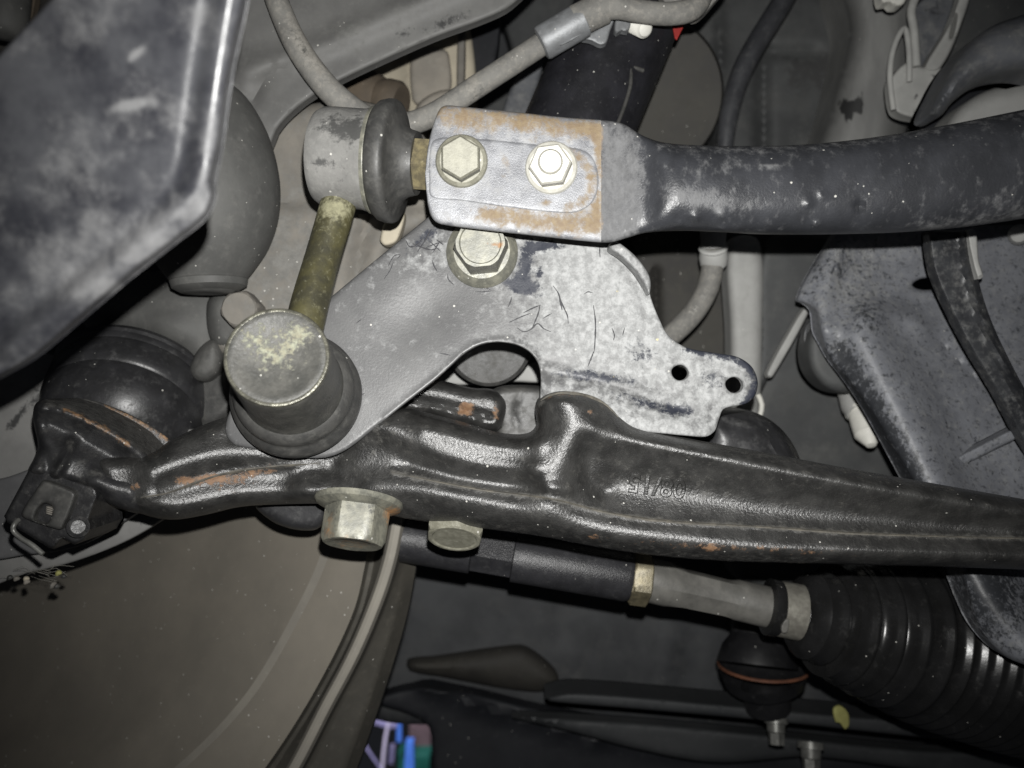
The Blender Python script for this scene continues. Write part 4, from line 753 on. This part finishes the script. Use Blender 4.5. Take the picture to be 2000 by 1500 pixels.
dust_ = .12*(1-sstep(1160, 1200, x))+.55*sstep(1166, 1180, x)*(1-sstep(1235, 1275, x+10*((y-355)/100)**2))+blob(x, y, 1370, 385, 90, 22, .42, 12)+blob(x, y, 1505, 325, 24, 5, .9, -4)+blob(x, y, 1400, 325, 60, 16, .3)+ridge(x, y, [(1290, 285), (1500, 292), (1750, 266), (2000, 222)], 10, .3)+ridge(x, y, [(1800, 445), (1900, 435), (2050, 410)], 18, .4)+blob(x, y, 1960, 390, 50, 25, .3)
bo = link('bar', mesh(V, fc, np.stack([rust_, dust_, 0*x, 0*x+1], 1)), M['bar'], sbar, angle=40)
bo.data.materials.append(M['paddle'])
for q, pg in enumerate(bo.data.polygons):
    if (q < (len(xs)-1)*SEG and xs[q//SEG] < 1172) or q == (len(xs)-1)*SEG: pg.material_index = 1
padf = lambda x, y: .2377+0*x
slab('end_pad', [(845, 276), (870, 268), (950, 272), (1050, 282), (1130, 290), (1155, 304), (1168, 335), (1168, 370), (1155, 398), (1128, 414), (1095, 416), (1000, 406), (900, 392), (842, 384), (838, 350), (838, 310)], padf, .001, M['paddle'], sbar, R=5, h=.0005, step=7,
     paint=lambda x, y: {'rust': ridge(x, y, [(1090, 290), (1130, 305), (1155, 345), (1150, 385), (1110, 405)], 14, .55)+blob(x, y, 990, 320, 12, 30, .4)+blob(x, y, 1068, 395, 14, 7, .7), 'dust': blob(x, y, 870, 320, 60, 70, .2)})
def nutpost(cx, cy, m, stud, lab):
    g0 = P(cx+2, cy+6, .2378); g1 = P(cx-1, cy-3, .2294)
    n_ = lathe('flange_bolt', g0, g1, [(0, .0076), (.12, .0078), (.22, .0074), (.3, .0064), (.3, .0064, 1), (.9, .0063, 1), (1, .0057, 1), (1, 0)], m, sbar, seg=60, phase=math.pi/6 if not stud else .1, angle=24, label=lab)
    if stud: lathe('stud_end', P(cx, cy-4, .2325), P(cx, cy-8, .2275), [(0, .0036), (.8, .0036), (1, .003), (1, 0)], m, n_, seg=32)
nutpost(900, 310, M['zinc'], False, 'yellow zinc hex bolt')
nutpost(1075, 323, M['bright_zinc'], True, 'bright zinc flange nut')

# ------------------------------------------------------------------ cobweb with debris on the brake shield rim
wb = thing('cobweb', 'dusty cobweb with caught debris along the shield rim', 'cobweb', P(60, 1135, .30))
rnd = random.Random(3)
for i in range(16):
    x0 = rnd.uniform(-10, 110); y0 = 1122+rnd.uniform(-8, 10)-x0*.08
    tube('strand', [(x0, y0, .302), (x0+rnd.uniform(10, 25), y0+rnd.uniform(-8, 8), .30), (x0+rnd.uniform(25, 50), y0+rnd.uniform(-12, 12), .302)], .00007, M['web'], wb, seg=5, step=.003)
for x, y, r, m in ((52, 1128, .0010, 'cream'), (53, 1134, .0012, 'beige'), (115, 1117, .0012, 'leaf'), (105, 1140, .0016, 'bgrey'), (112, 1143, .0012, 'boot'), (33, 1128, .0011, 'bgrey'), (20, 1126, .001, 'boot'), (125, 1124, .0009, 'boot')):
    lathe('debris', P(x-6, y, .30), P(x+6, y+3, .30), [(0, 0), (.15, r*.7), (.5, r), (.8, r*.6), (1, 0)], M[m], wb, seg=9, wob=.3, sm=.0003)
